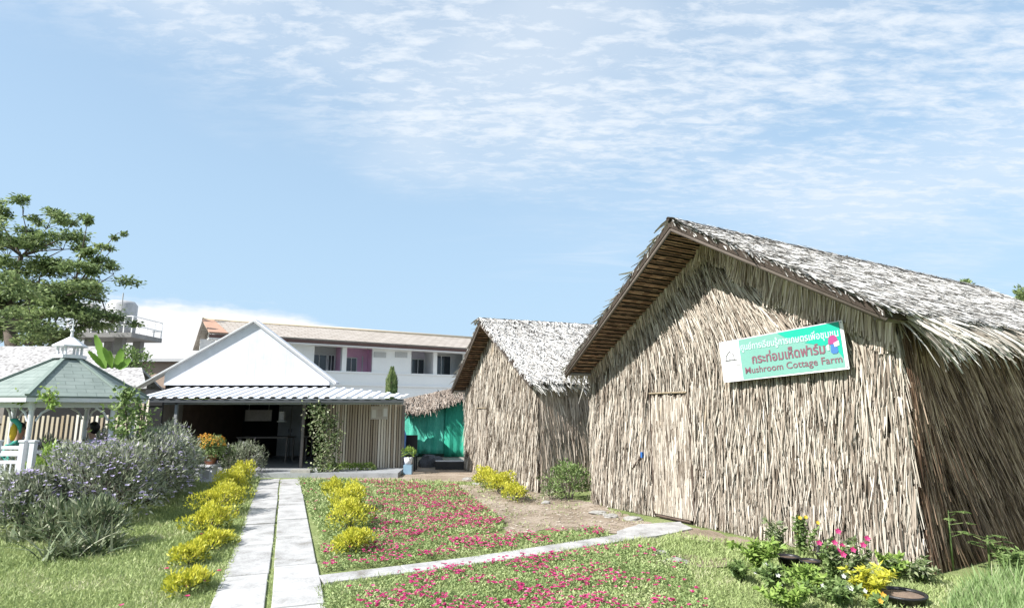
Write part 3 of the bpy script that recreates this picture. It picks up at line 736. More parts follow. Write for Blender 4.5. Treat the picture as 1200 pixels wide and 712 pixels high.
mb = MB(); mb.box(((xL + xR) / 2, yF + .06, zF - .075), (xR - xL - .1, .05, .09)); mb.build('porch_purlin', M['darksteel'], pav)
zB = P(300, 472, yF + .25)[2]
mb = MB(); mb.box(((xL + xR) / 2 + .15, yF + .25, zB), (xR - xL - .5, .07, .075)); mb.build('front_beam', M['steel'], pav)
mb = MB(); 
for u in (205, 356, 384, 473):
    x = P(u, 500, yW if u > 300 else yF + .25)[0]
    mb = MB(); mb.box((x, yW - .05 if u > 300 else yF + .25, 1.02), (.07, .07, 1.9)); mb.build('post', M['steel'] if u < 300 else M['grey_board'], pav)
# gable panel and roof
gA = P(299, 374, yG); gL = P(160, 452, yG); gR = P(394, 447.5, yG); zb = zK + .085
def rakez(x): 
    return gA[2] - (gA[2] - gL[2]) * (gA[0] - x) / (gA[0] - gL[0]) if x < gA[0] else gA[2] - (gA[2] - gR[2]) * (x - gA[0]) / (gR[0] - gA[0])
xg0, xg1 = P(192, 450, yG)[0], P(386, 450, yG)[0]
m, n, b = mat('white_ribbed_sheet', .5, .3); b.inputs['Base Color'].default_value = (.50, .51, .56, 1)
wv = n.add('ShaderNodeTexWave'); wv.inputs['Scale'].default_value = 1.4; wv.bands_direction = 'X'; wv.wave_profile = 'SAW'; n.link(objco(n), wv.inputs[0]); bump(n, b, wv.outputs[1], .5, .03); st_ = n.noise(objco(n), 1.3, 6, .7, .6); n.link(n.ramp(st_, [(.3, (.43, .44, .48)), (.55, (.51, .52, .57)), (.8, (.54, .55, .60))]), b.inputs['Base Color']); M['gable_sheet'] = m
mb = MB(); ring = [(xg0, zb), (xg1, zb), (xg1, rakez(xg1) - .05), (gA[0], gA[2] - .06), (xg0, rakez(xg0) - .05)]
mb.add([(x, yG, z) for x, z in ring] + [(x, yG + .05, z) for x, z in ring], [(0, 1, 2, 3, 4), (9, 8, 7, 6, 5)] + [(i, i + 5, (i + 1) % 5 + 5, (i + 1) % 5) for i in range(5)])
mb.build('gable_panel', M['gable_sheet'], pav)
mb = MB(); mb.box(((xg0 + xg1) / 2, yG + .09, zK - .09), (xg1 - xg0 - .02, .04, .42)); mb.build('shadow_board', M['dark'], pav)  # added dark strip standing for shade in the gap under the gable
for q in (gL, gR):
    mb = MB(); a, c = gA + [0, -.02, 0], q + [0, -.02, 0]; dz = np.array([0, 0, -.05])
    mb.hexa([a + dz, c + dz, c + dz + [0, .32, 0], a + dz + [0, .32, 0]], [a, c, c + [0, .32, 0], a + [0, .32, 0]]); mb.build('roof', M['white'], pav)
    mb = MB(); mb.beam(a + [0, -.03, -.07], c + [0, -.03, -.07], .03, .13, up=(0, -1, 0.001)); mb.build('rake_trim', M['trim'], pav)
# side and back walls
mb = MB(); wz = zF - .06
mb.box((xL + .35, (yG + yB) / 2 - .0, wz / 2), (.08, yB - yG - .1, wz)); mb.build('side_wall', M['dark_wood'], pav)
mb = MB(); mb.beam((P(471, 500, yW + .16)[0], yW + .16, (zF - .06) / 2), (xB, yB, (zF - .06) / 2), .06, zF - .08); mb.build('side_wall', M['dark_wood'], pav)
mb = MB(); mb.box((xL + .35, (yF + yG) / 2 + .35, 1.05), (.05, yG - yF - .5, 1.9)); mb.build('side_screen', M['grey_board'], pav)
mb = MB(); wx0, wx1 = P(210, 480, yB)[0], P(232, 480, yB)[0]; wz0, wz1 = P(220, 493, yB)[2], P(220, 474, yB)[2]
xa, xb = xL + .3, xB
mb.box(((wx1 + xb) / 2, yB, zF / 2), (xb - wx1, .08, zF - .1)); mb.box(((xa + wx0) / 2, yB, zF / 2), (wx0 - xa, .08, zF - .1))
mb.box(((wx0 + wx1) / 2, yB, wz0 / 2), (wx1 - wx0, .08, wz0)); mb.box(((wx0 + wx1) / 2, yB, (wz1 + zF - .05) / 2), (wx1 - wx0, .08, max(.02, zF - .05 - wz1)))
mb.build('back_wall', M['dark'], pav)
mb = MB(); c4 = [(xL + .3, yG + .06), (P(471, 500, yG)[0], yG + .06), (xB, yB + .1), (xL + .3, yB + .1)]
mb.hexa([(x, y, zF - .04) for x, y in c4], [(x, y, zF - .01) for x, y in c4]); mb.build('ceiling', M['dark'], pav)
# slatted wall
mb = MB(); x0, x1 = P(386, 500, yW)[0], P(472, 500, yW)[0]; zt = P(430, 470, yW)[2]; x = x0
while x < x1:
    ww = random.uniform(.040, .060); hgt = zt - .12 + random.uniform(-.02, .01)
    mb.box((x + ww / 2, yW + random.uniform(-.008, .008), .12 + hgt / 2), (ww, .02, hgt), random.uniform(-.08, .08)); x += ww + random.uniform(.014, .030)
slm = island('bamboo_slat', [(0, (.34, .27, .20)), (.5, (.50, .42, .33)), (.85, (.64, .56, .46)), (1, (.72, .65, .55))], .75); sw = mb.build('slatted_wall', slm, pav)
mb = MB()
for z in (.45, 1.1, 1.75): mb.box(((x0 + x1) / 2, yW + .03, z), (x1 - x0, .03, .05))
mb.build('rail', M['dark_wood'], sw)
mb = MB(); mb.box(((x0 + x1) / 2, yW + .10, 1.0), (x1 - x0, .02, 1.9)); mb.build('shade_backing', M['dark_wood'], sw)
nx0, nx1 = P(435, 480, yW - .03)[0], P(455, 480, yW - .03)[0]; nz0, nz1 = P(445, 491, yW - .03)[2], P(445, 475.5, yW - .03)[2]
nb = thing('notice_board', ((nx0 + nx1) / 2, yW - .04, nz0), 'small beige notice panel with pale papers hung high on the slatted wall', 'notice board')
mb = MB(); mb.box(((nx0 + nx1) / 2, yW - .04, (nz0 + nz1) / 2), (nx1 - nx0, .02, nz1 - nz0)); mb.build('panel', M['paper'], nb)
for i in range(3):
    mb = MB(); mb.box((nx0 + .09 + i * .16, yW - .056, (nz0 + nz1) / 2 - .03 + .02 * i), (.11, .006, .22)); mb.build('paper_sheet', plain('sheet_%d' % i, ((.62, .60, .56), (.45, .40, .36), (.66, .66, .66))[i], .8, .05), nb)
# things inside
def solid(name, c, size, m, label, cat, rz=0, group=None):
    mb = MB(); mb.box(c, size, rz); o = mb.build(name, m); props(o, label, cat, group); bv = o.modifiers.new('bevel', 'BEVEL'); bv.width = min(size) * .15; bv.segments = 2; return o
hb = thing('hanging_board', P(304, 485, 18.6), 'grey board hanging from the ceiling inside the dark pavilion', 'board')
a_, b_ = P(288, 480, 18.6), P(318, 493, 18.6)
mb = MB(); mb.box(((a_[0] + b_[0]) / 2, 18.6, (a_[2] + b_[2]) / 2), (b_[0] - a_[0], .03, a_[2] - b_[2])); mb.build('board', M['grey_board'], hb)
for xq in (a_[0] + .1, b_[0] - .1):
    mb = MB(); mb.tube([(xq, 18.6, a_[2]), (xq, 18.6, zF - .03)], .006, 5); mb.build('cord', M['steel'], hb)
ll = thing('ceiling_lantern', P(331, 482, 18.2), 'small pale square lantern hanging under the pavilion ceiling', 'lantern')
c = P(331, 487, 18.2); mb = MB(); mb.box(c, (.15, .15, .26)); mb.box(c + [0, 0, -.16], (.22, .22, .03)); mb.build('lantern_body', M['trim'], ll); mb = MB(); mb.tube([c + [0, 0, .12], [c[0], c[1], zF - .03]], .008, 5); mb.build('hanger', M['darksteel'], ll)
def table(x, y, wx, wy, label, m=None):
    t = thing('table', (x, y, .12), label, 'table', 'tables inside the pavilion'); m = m or M['grey_board']
    mb = MB(); mb.box((x, y, .86), (wx, wy, .04)); mb.build('tabletop', m, t)
    for sx in (-1, 1):
        for sy in (-1, 1):
            mb = MB(); mb.box((x + sx * (wx / 2 - .06), y + sy * (wy / 2 - .06), .48), (.05, .05, .72)); mb.build('leg', m, t)
table(-7.7, 19.2, 1.6, .7, 'dark wooden table deep inside the pavilion, left of the path line')
table(-6.0, 19.9, 1.3, .7, 'dark wooden table deep inside the pavilion, toward its right side')
cb = thing('tall_cabinet', (-8.0, 22.2, .12), 'tall grey cabinet against the dark back wall of the pavilion', 'cabinet')
mb = MB(); mb.box((-7.6, 21.2, 1.0), (.9, .5, 1.76)); mb.build('cabinet_body', M['grey_board'], cb)
for s_ in (-1, 1):
    mb = MB(); mb.box((-7.6 + s_ * .225, 20.94, 1.0), (.42, .02, 1.66)); d_ = mb.build('door', M['steel'], cb); mb = MB(); mb.box((-7.6 + s_ * .05, 20.92, 1.0), (.02, .03, .12)); mb.build('handle', M['darksteel'], d_)

# ================================================================== SCHOOL BUILDING
e = np.array([sin(R(58)), cos(R(58))]); F0 = P(232, 400, 30.0)[:2]; nf = np.array([e[1], -e[0]])   # nf faces the camera
def FP(u, v, off=0.0):
    r = ray(u, v); o = F0 + nf * off; t = (o @ nf) / (r[:2] @ nf); p = np.array([0, 0, H]) + r * t
    return float((p[:2] - o) @ e), float(p[2])
def fp(sv, z, off=0.0): return np.array([F0[0] + e[0] * sv + nf[0] * off, F0[1] + e[1] * sv + nf[1] * off, z])
sch = thing('school_building', fp(9, 0), 'long two storey white building with tiled roof and open upper corridor behind the pavilion', 'building')
def fbox(mb, s0, s1, z0, z1, o0, o1, m=0):
    return mb.hexa([fp(s0, z0, o1), fp(s1, z0, o1), fp(s1, z0, o0), fp(s0, z0, o0)], [fp(s0, z1, o1), fp(s1, z1, o1), fp(s1, z1, o0), fp(s0, z1, o0)], m)
SE = 20.0; zE = FP(400, 399)[1]; 
zTop = FP(430, 404.5)[1]; zOp0 = FP(430, 437)[1]
mb = MB(); fbox(mb, .9, SE, 0, zOp0, -.15, 0)        # lower storey front and parapet
sA = FP(368, 420)[0]; s1 = FP(403.5, 420)[0]; s2 = FP(435.5, 420)[0]; s3 = FP(482, 420)[0]; s4 = FP(510, 420)[0]; s5 = FP(538, 420)[0]
fbox(mb, .9, sA, zOp0, zTop, -.15, 0); fbox(mb, s2 + .05, s3, zOp0, zTop, -.15, 0); fbox(mb, s5 + .3, SE, zOp0, zTop, -.15, 0)
fbox(mb, .9, SE, zTop, zE + .1, -.15, 0)
fbox(mb, .9, 1.05, 0, zE, -8, -.15); fbox(mb, SE - .15, SE, 0, zE, -8, -.15); fbox(mb, .9, SE, 0, zE, -8.15, -8.0)
mb.build('white_wall', M['white_wall'], sch)
for a in (s1, s4):
    mb = MB(); fbox(mb, a - .13, a + .13, zOp0, zTop, -.3, .02); mb.build('pillar', M['white_wall'], sch)
mb = MB(); fbox(mb, .9, SE, zOp0 - .02, zOp0 + .07, -.2, .07); fbox(mb, sA - 2, SE, FP(460, 452)[1] - .04, FP(460, 452)[1] + .05, .0, .09); mb.build('ledge', M['white_wall'], sch)
mb = MB(); fbox(mb, 1.1, SE - .2, zOp0 - .3, zOp0 - .1, -2.6, -.16); mb.build('corridor_floor', M['grey_wall'], sch)
mb = MB(); fbox(mb, 1.1, SE - .2, zTop + .02, zTop + .1, -2.6, -.16); mb.build('corridor_ceiling', M['white_wall'], sch)
for (a, b_, mm) in ((0.2, s1, 'grey_wall'), (s1, s2 + .3, 'pink_wall'), (s2 + .3, s4, 'lilac_wall'), (s4, SE - .2, 'grey_wall')):
    mb = MB(); fbox(mb, a + .02, b_ - .02, zOp0 - .1, zTop, -1.7, -1.5); mb.build('corridor_wall', M[mm], sch)
for a in (s1, s2 + .3, s4):
    mb = MB(); fbox(mb, a - .06, a + .06, zOp0 - .1, zTop, -1.5, -.16); mb.build('cross_wall', M['pink_wall'] if a < s3 - 1 else M['white_wall'], sch)
def window(s0, s1_, z0, z1, off=-1.48, pane='glass', bars=2):
    mb = MB(); t = .05
    fbox(mb, s0, s0 + t, z0, z1, off, off + .06); fbox(mb, s1_ - t, s1_, z0, z1, off, off + .06); fbox(mb, s0 + t, s1_ - t, z1 - t, z1, off, off + .06); fbox(mb, s0 + t, s1_ - t, z0, z0 + t, off, off + .06)
    for k in range(1, bars):
        x = s0 + (s1_ - s0) * k / bars; fbox(mb, x - .02, x + .02, z0 + t, z1 - t, off, off + .05)
    wf = mb.build('window', M['white_wall'], sch); mb = MB(); fbox(mb, s0 + t, s1_ - t, z0 + t, z1 - t, off + .01, off + .025); mb.build('pane', M[pane], wf)
zw0, zw1 = zOp0 + .05, zOp0 + 1.1
window(sA + .2, sA + 1.1, zw0, zw1); window(sA + 1.5, s1 - .5, zw0, zw1); window(s1 + .5, s1 + 1.2, zw0, zw1 - .1); window(s1 + 1.5, s2 - .05, zw0, zw1); window(s3 + .6, s3 + 1.5, zw0, zw1); window(s4 + .4, s4 + 1.8, zw0, zw1 + .3); window(s3 - .6, s3 + .2, zw0, zw1)
for u0, u1 in ((438, 452), (463, 477)):
    a, z1 = FP(u0, 412); b_, z0 = FP(u1, 419); mb = MB(); fbox(mb, a, b_, z0, z1, 0.003, .03)
    vt = mb.build('wall_vent', M['trim'], sch); mb = MB()
    for k in range(5): zz_ = z0 + (z1 - z0) * (k + .5) / 5; fbox(mb, a + .03, b_ - .03, zz_ - .012, zz_ + .012, .031, .045)
    mb.build('slats', M['grey_wall'], vt)
mb = MB(); fbox(mb, 1.0, 2.0, zTop - 1.2, zTop - .4, .002, .02); mb.build('side_marking', M['trim'], sch)
# lower storey windows
for k in range(6): window(s2 - 4 + k * 2.4, s2 - 2.3 + k * 2.4, .9, 2.1, .003)
# roof: front and back slope with uv tiles
def roofquad(name, pts, m, parent, uvscale=1.0, thick=.08):
    me_o = link(name, [*pts, *[np.array(p) - [0, 0, thick] for p in pts]], [(0, 1, 2, 3), (7, 6, 5, 4), (0, 4, 5, 1), (1, 5, 6, 2), (2, 6, 7, 3), (3, 7, 4, 0)], m, parent)
    me = me_o.data; uv = me.uv_layers.new(name='UVMap'); V = [np.array(p) for p in pts]; ux = V[1] - V[0]; ux = ux / np.linalg.norm(ux); up = V[3] - V[0]; up = up - ux * (up @ ux); up /= np.linalg.norm(up)
    for pl in me.polygons:
        for li in pl.loop_indices:
            p = np.array(([*pts, *pts])[me.loops[li].vertex_index]) - V[0]; uv.data[li].uv = (p @ ux * uvscale, p @ up * uvscale)
    return me_o
zEv = FP(400, 398.5, .9)[1]; zRd = zEv + 1.25; rdo = -3.9
roofquad('roof', [fp(.4, zEv, .9), fp(SE + .9, zEv, .9), fp(SE + .9, zRd, rdo), fp(.4, zRd, rdo)], M['school_tile'], sch)
roofquad('roof', [fp(SE + .9, zEv, -9), fp(.4, zEv, -9), fp(.4, zRd, rdo - .01), fp(SE + .9, zRd, rdo - .01)], M['school_tile'], sch)
roofquad('weathered_tile_end', [fp(.38, zEv + .03, .92), fp(1.25, zEv + .03, .92), fp(1.0, zRd + .03, rdo), fp(.38, zRd + .03, rdo)], M['orange_tile'], sch, 1, .05)
mb = MB(); mb.tube([fp(.4, zRd + .03, rdo), fp(SE + .9, zRd + .03, rdo)], .11, 8); mb.build('ridge_cap', M['cream'], sch, True)
mb = MB(); fbox(mb, .4, SE + .9, zEv - .26, zEv - .085, .84, .88); mb.build('fascia', M['maroon'], sch)
mb = MB(); fbox(mb, .4, SE + .9, zEv - .30, zEv - .262, 0.01, .87); mb.build('eave_soffit', M['white_wall'], sch)
mb = MB(); mb.add([fp(.92, zE, -.02), fp(.92, zE, -8), fp(.92, zRd - .1, rdo)], [(0, 1, 2)]); mb.build('gable_end', M['white_wall'], sch)

# brown roofed shed between banana plant and gable
sb = thing('low_outbuilding', P(185, 428, 26), 'low outbuilding with flat grey brown roof left of the white gable', 'shed')
a = P(160, 421, 26); b_ = P(206, 421, 26); lo = P(160, 433, 26)[2]
mb = MB(); mb.box(((a[0] + b_[0]) / 2 + .4, 27.5, a[2] - .03), (b_[0] - a[0] + 1.6, 3.2, .12)); mb.build('roof', M['trim'], sb)
mb = MB(); mb.box(((a[0] + b_[0]) / 2 + .4, 27.6, (a[2] - .1) / 2), (b_[0] - a[0] + 1.2, 2.8, a[2] - .1)); mb.build('wall', plain('tan_wall', (.36, .27, .21), .8, .1), sb)

# ================================================================== GREEN NET SHED
ns = thing('net_shed', (-2.2, 23, 0), 'low shed walled with green shade net under a shaggy thatched roof', 'shed')
yN = 22.5; xn0 = P(472, 500, yN)[0]; xn1 = P(620, 500, yN)[0]; xm = P(521, 500, yN)[0]
mb = MB()
def drape(x0, x1, y, z0, ztop, m, name):
    nx = int((x1 - x0) / .06); V = []; Fq = []
    for i in range(nx + 1):
        x = x0 + (x1 - x0) * i / nx; w_ = .05 * sin(x * 9) + .03 * sin(x * 23 + 1)
        for j in range(9):
            t = j / 8; V.append((x, y + w_ * (1 - t) + .02 * sin(j * 2 + x * 5), z0 + (ztop(x) - z0) * t))
    for i in range(nx):
        for j in range(8): Fq.append((i * 9 + j, (i + 1) * 9 + j, (i + 1) * 9 + j + 1, i * 9 + j + 1))
    o = link(name, V, Fq, m, ns, None, True); so_ = o.modifiers.new('thick', 'SOLIDIFY'); so_.thickness = .01
zq = lambda u, v: P(u, v, yN)[2]
ztopL = lambda x: np.interp(x, [xn0, P(497, 480, yN)[0], P(520, 470, yN)[0], P(545, 462, yN)[0], xn1], [zq(472, 484), zq(497, 481), zq(520, 473), zq(545, 466), zq(620, 463)])
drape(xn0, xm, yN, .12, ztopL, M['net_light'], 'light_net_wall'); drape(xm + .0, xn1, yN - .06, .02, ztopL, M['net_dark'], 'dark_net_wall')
mb = MB()
for xx in (xn0, xn1): mb.box((xx, yN + 2, .9), (.03, 4, 1.8))
mb.box(((xn0 + xn1) / 2, yN + 4, .9), (xn1 - xn0, .03, 1.8)); mb.build('rear_net_wall', M['net_dark'], ns)
pl_ = [P(470, 481, yN - .3), P(500, 481, yN - .35), P(524, 471, yN - .35), P(548, 464, yN - .35), P(622, 461, yN - .35)]
pt_ = [P(474, 467, yN + .6), P(500, 461.5, yN + 1.0), P(524, 456, yN + 1.2), P(548, 453, yN + 1.4), P(622, 452, yN + 1.4)]
mb = MB(); 
for i in range(4): mb.hexa([pl_[i] - [0, 0, .06], pl_[i + 1] - [0, 0, .06], pt_[i + 1] - [0, 0, .06], pt_[i] - [0, 0, .06]], [pl_[i], pl_[i + 1], pt_[i + 1], pt_[i]])
for i in range(4): mb.hexa([pt_[i] - [0, 0, .06], pt_[i + 1] - [0, 0, .06], pt_[i + 1] + [0, 2.4, -.9], pt_[i] + [0, 2.4, -.9]], [pt_[i], pt_[i + 1], pt_[i + 1] + [0, 2.4, -.84], pt_[i] + [0, 2.4, -.84]])
n_ = 3200; k_ = rng.integers(0, 4, n_); a = rng.uniform(0, 1, n_)[:, None]; t_ = rng.uniform(0, 1, n_)[:, None] ** 1.1; pl_a, pt_a = np.array(pl_), np.array(pt_)
lo_ = pl_a[k_] * (1 - a) + pl_a[k_ + 1] * a; hi_ = pt_a[k_] * (1 - a) + pt_a[k_ + 1] * a
base = lo_ * (1 - t_) + hi_ * t_ + np.array([0, 0, .02]); dv = unit(lo_ - hi_ + rng.normal(size=(n_, 3)) * .35)
V, Fq = strips(base, dv, np.array([0, -.5, 1.0]) + rng.normal(size=(n_, 3)) * .2, rnd(n_, .15, .42), rnd(n_, .02, .05), .2, .4)
link('roof', *merge_mixed(mb, [(V, Fq)]), [M['core'], M['thatch_brown']], ns, merge_mixed.mi)

# ================================================================== WATER TOWER
wt = thing('water_tower', P(120, 480, 36), 'white water tank on a railed concrete platform beside the big tree', 'water tower')
yT = 36.0
def wp(u, v, dy=0): return P(u, v, yT + dy)
zP = wp(120, 392)[2]; cx = wp(115, 392)[0]; hw = (wp(154, 392)[0] - wp(76, 392)[0]) / 2
mb = MB(); mb.box((cx, yT + 1.6, zP), (hw * 2, 3.2, .28)); mb.build('platform', M['tower_concrete'], wt)
for u, dy in ((95, .8), (131, .8), (95, 2.6), (131, 2.6)):
    mb = MB(); x = wp(u, 400)[0]; mb.box((x, yT + dy, zP / 2 - .1), (.5, .4, zP - .1)); mb.build('column', M['tower_concrete'], wt)
rz_ = zP + 1.15; mb = MB(); xs_ = np.linspace(cx - hw + .05, cx + hw - .05, 9)
for x in xs_: 
    mb.beam((x, yT + .05, zP + .14), (x, yT + .05, rz_), .05, .05); mb.beam((x, yT + 3.15, zP + .14), (x, yT + 3.15, rz_), .05, .05)
for z in (zP + .6, rz_):
    mb.beam((xs_[0], yT + .05, z), (xs_[-1], yT + .05, z), .06, .05); mb.beam((xs_[0], yT + 3.15, z), (xs_[-1], yT + 3.15, z), .06, .05)
    for x in (xs_[0], xs_[-1]): mb.beam((x, yT + .05, z), (x, yT + 3.15, z), .06, .05)
mb.build('railing', M['white_wall'], wt)
c = wp(122, 380); c[1] += 1.5; zt_ = wp(122, 352, 1.5)[2]; r_ = .85
mb = MB(); mb.lathe((c[0], c[1], 0), [(0, zP + .2), (r_, zP + .2), (r_, zP + .55), (r_ * 1.03, zP + .6), (r_, zP + .65), (r_, zP + 1.2), (r_ * 1.03, zP + 1.25), (r_, zP + 1.3), (r_, zt_ - .3), (r_ * .8, zt_ - .08), (.25, zt_), (0, zt_)], 20); mb.build('tank', plain('dull_tank_steel', (.42, .42, .43), .5, .2, 4), wt, True)
mb = MB(); mb.box((wp(86, 364)[0], yT + 1.4, (wp(86, 364)[2] + zP) / 2 + .3), (.75, .7, wp(86, 352)[2] - zP)); mb.build('stair_box', M['tower_concrete'], wt)
mb = MB(); mb.tube([(wp(135, 360)[0], yT + .6, zP + .1), (wp(135, 360)[0], yT + .6, wp(135, 341)[2])], .035, 6); mb.build('vent_pipe', M['trim'], wt)

# ================================================================== MOTTLED ROOFS BEHIND THE GAZEBO
def lowroof(u0, u1, vt, vb, y, dep, label, side=0):
    t = thing('weathered_shed', P((u0 + u1) / 2, 480, y + 1), label, 'shed', 'low sheds with weathered roofs')
    a, b = P(u0, vb, y), P(u1, vb, y); c_, d_ = P(u1 - side, vt, y + dep), P(u0, vt, y + dep)
    mb = MB(); mb.hexa([p - [0, 0, .08] for p in (a, b, c_, d_)], [a, b, c_, d_]); e_ = np.array([0, dep, -(d_[2] - a[2])])
    mb.hexa([d_ - [0, 0, .08], c_ - [0, 0, .08], c_ + e_ - [0, 0, .08], d_ + e_ - [0, 0, .08]], [d_ + [0, .01, 0], c_ + [0, .01, 0], c_ + e_, d_ + e_]); mb.build('roof', M['mottle'], t)
    mb = MB(); mb.hexa([(a[0] + .2, a[1] + .3, 0), (b[0] - .2, a[1] + .3, 0), (b[0] - .2, a[1] + 2 * dep - .4, 0), (a[0] + .2, a[1] + 2 * dep - .4, 0)], [(a[0] + .2, a[1] + .3, a[2] - .1), (b[0] - .2, a[1] + .3, a[2] - .1), (b[0] - .2, a[1] + 2 * dep - .4, a[2] - .1), (a[0] + .2, a[1] + 2 * dep - .4, a[2] - .1)]); mb.build('wall', M['grey_board'], t)
lowroof(-160, 118, 405.5, 447, 19.5, 2.2, 'wide shed with pale mottled roof sheets behind the left half of the gazebo')
lowroof(112, 172, 430.5, 452, 18.8, 1.4, 'narrow shed with mottled roof sheets below the banana plant', 6)

# ================================================================== GAZEBO
GC = np.array([P(73, 480, 12.2)[0], 12.2]); GR = 1.52
gz = thing('gazebo', (GC[0], GC[1], 0), 'white six sided gazebo with pale green shingle roof and small cupola', 'gazebo')
ang0 = R(-14)
zEg = P(100, 464, 11.2)[2]; zAg = P(78, 419, 12.2)[2]
hexv = [np.array([GC[0] + GR * cos(ang0 - k * pi / 3), GC[1] + GR * sin(ang0 - k * pi / 3)]) for k in range(6)]
top_r = .16
for k in range(6):
    a, b = hexv[k], hexv[(k + 1) % 6]; ca = GC + (a - GC) * top_r / GR; cb_ = GC + (b - GC) * top_r / GR
    o = roofquad('roof_facet', [(*b, zEg), (*a, zEg), (*ca, zAg), (*cb_, zAg)], M['gaz_tile'], gz, 1, .03)
    mb = MB(); mb.beam((*a, zEg + .02), (*ca, zAg + .02), .07, .035); mb.build('hip_ridge', M['gaz_tile'], gz) if False else mb.build('hip_ridge', plain('hip_green_grey', (.20, .25, .225), .8, .1), gz)
mb = MB()
for k in range(6): a, b = hexv[k], hexv[(k + 1) % 6]; i_ = .985; a, b = GC + (a - GC) * i_, GC + (b - GC) * i_; mb.beam((*a, zEg - .065), (*b, zEg - .065), .03, .085)
mb.build('eave_board', M['white'], gz)
PR = GR * .83; posts = [GC + (v - GC) * .83 for v in hexv]
for v in posts:
    mb = MB(); mb.tube([(*v, .12), (*v, .3), (*v, .32), (*v, 1.7), (*v, 1.72), (*v, zEg - .02)], [.055, .055, .042, .042, .06, .06], 10); mb.build('post', M['white'], gz)
for k in range(6):
    a, b = posts[k], posts[(k + 1) % 6]; d = (b - a) / np.linalg.norm(b - a); a2, b2 = a + d * .05, b - d * .05
    for z_ in (zEg - .16,):
        mb = MB(); mb.beam((*a2, z_), (*b2, z_), .04, .09); mb.build('top_beam', M['white'], gz)
    for q, sg in ((a2, 1), (b2, -1)):   # curved brackets
        mb = MB(); mb.tube([(*(q + d * sg * .02), zEg - .45), (*(q + d * sg * .10), zEg - .30), (*(q + d * sg * .24), zEg - .21)], .02, 5); mb.build('bracket', M['white'], gz)
    if k == 4: continue
    mb = MB()
    for z_ in (.95, .78, .30): mb.beam((*a2, z_), (*b2, z_), .045 if z_ > .9 else .03, .05 if z_ > .9 else .035)
    L = np.linalg.norm(b2 - a2); nb_ = 9
    for i in range(1, nb_): q = a2 + (b2 - a2) * i / nb_; mb.beam((*q, .32), (*q, .77), .022, .022)
    mb.build('railing', M['white'], gz)
    # bench seat inside
    c1, c2 = GC + (a2 - GC) * .93, GC + (b2 - GC) * .93; e1, e2 = GC + (a2 - GC) * .68, GC + (b2 - GC) * .68
    mb = MB(); mb.hexa([(*c1, .50), (*c2, .50), (*e2, .50), (*e1, .50)], [(*c1, .54), (*c2, .54), (*e2, .54), (*e1, .54)]); mb.build('bench_seat', M['white'], gz)
mb = MB(); ring = [(*(GC + (v - GC) * .95), 0) for v in hexv]; n6 = 6
mb.add(ring + [(x, y, .12) for x, y, _ in ring], [tuple(range(6)), tuple(range(11, 5, -1))] + [(i, i + 6, (i + 1) % 6 + 6, (i + 1) % 6) for i in range(6)]); mb.build('floor', M['floor_c'], gz)
# cupola
mb = MB(); q6 = lambda r, z: [(GC[0] + r * cos(ang0 - k * pi / 3), GC[1] + r * sin(ang0 - k * pi / 3), z) for k in range(6)]
mb.add(q6(.30, zAg - .02) + q6(.30, zAg + .05), [(i, i + 6, (i + 1) % 6 + 6, (i + 1) % 6) for i in range(6)] + [tuple(range(6, 12))]); 
for p in q6(.2, 0): mb.box((p[0], p[1], zAg + .13), (.035, .035, .18))
mb.add(q6(.31, zAg + .22) + q6(.31, zAg + .24) + q6(.05, zAg + .42), [(i, i + 6, (i + 1) % 6 + 6, (i + 1) % 6) for i in range(6)] + [(6 + i, 12 + i, (i + 1) % 6 + 12, (i + 1) % 6 + 6) for i in range(6)] + [tuple(range(5, -1, -1))])
cu = mb.build('cupola', M['white'], gz)
mb = MB(); mb.tube([(*GC, zAg + .40), (*GC, zAg + .52), (*GC, zAg + .56), (*GC, zAg + .60), (*GC, zAg + .78)], [.035, .02, .045, .015, .006], 8); mb.build('finial', M['white'], cu)
# table in the gazebo
gt = thing('round_table', (GC[0], GC[1], .12), 'round reddish brown table in the middle of the gazebo', 'table')
mb = MB(); mb.lathe((*GC, 0), [(0, .84), (.5, .84), (.52, .86), (.5, .88), (0, .88)], 24); mb.build('tabletop', M['rust_clay'], gt)
mb = MB(); mb.lathe((*GC, 0), [(.25, .12), (.25, .15), (.05, .2), (.05, .84)], 12); mb.build('pedestal', M['white'], gt)

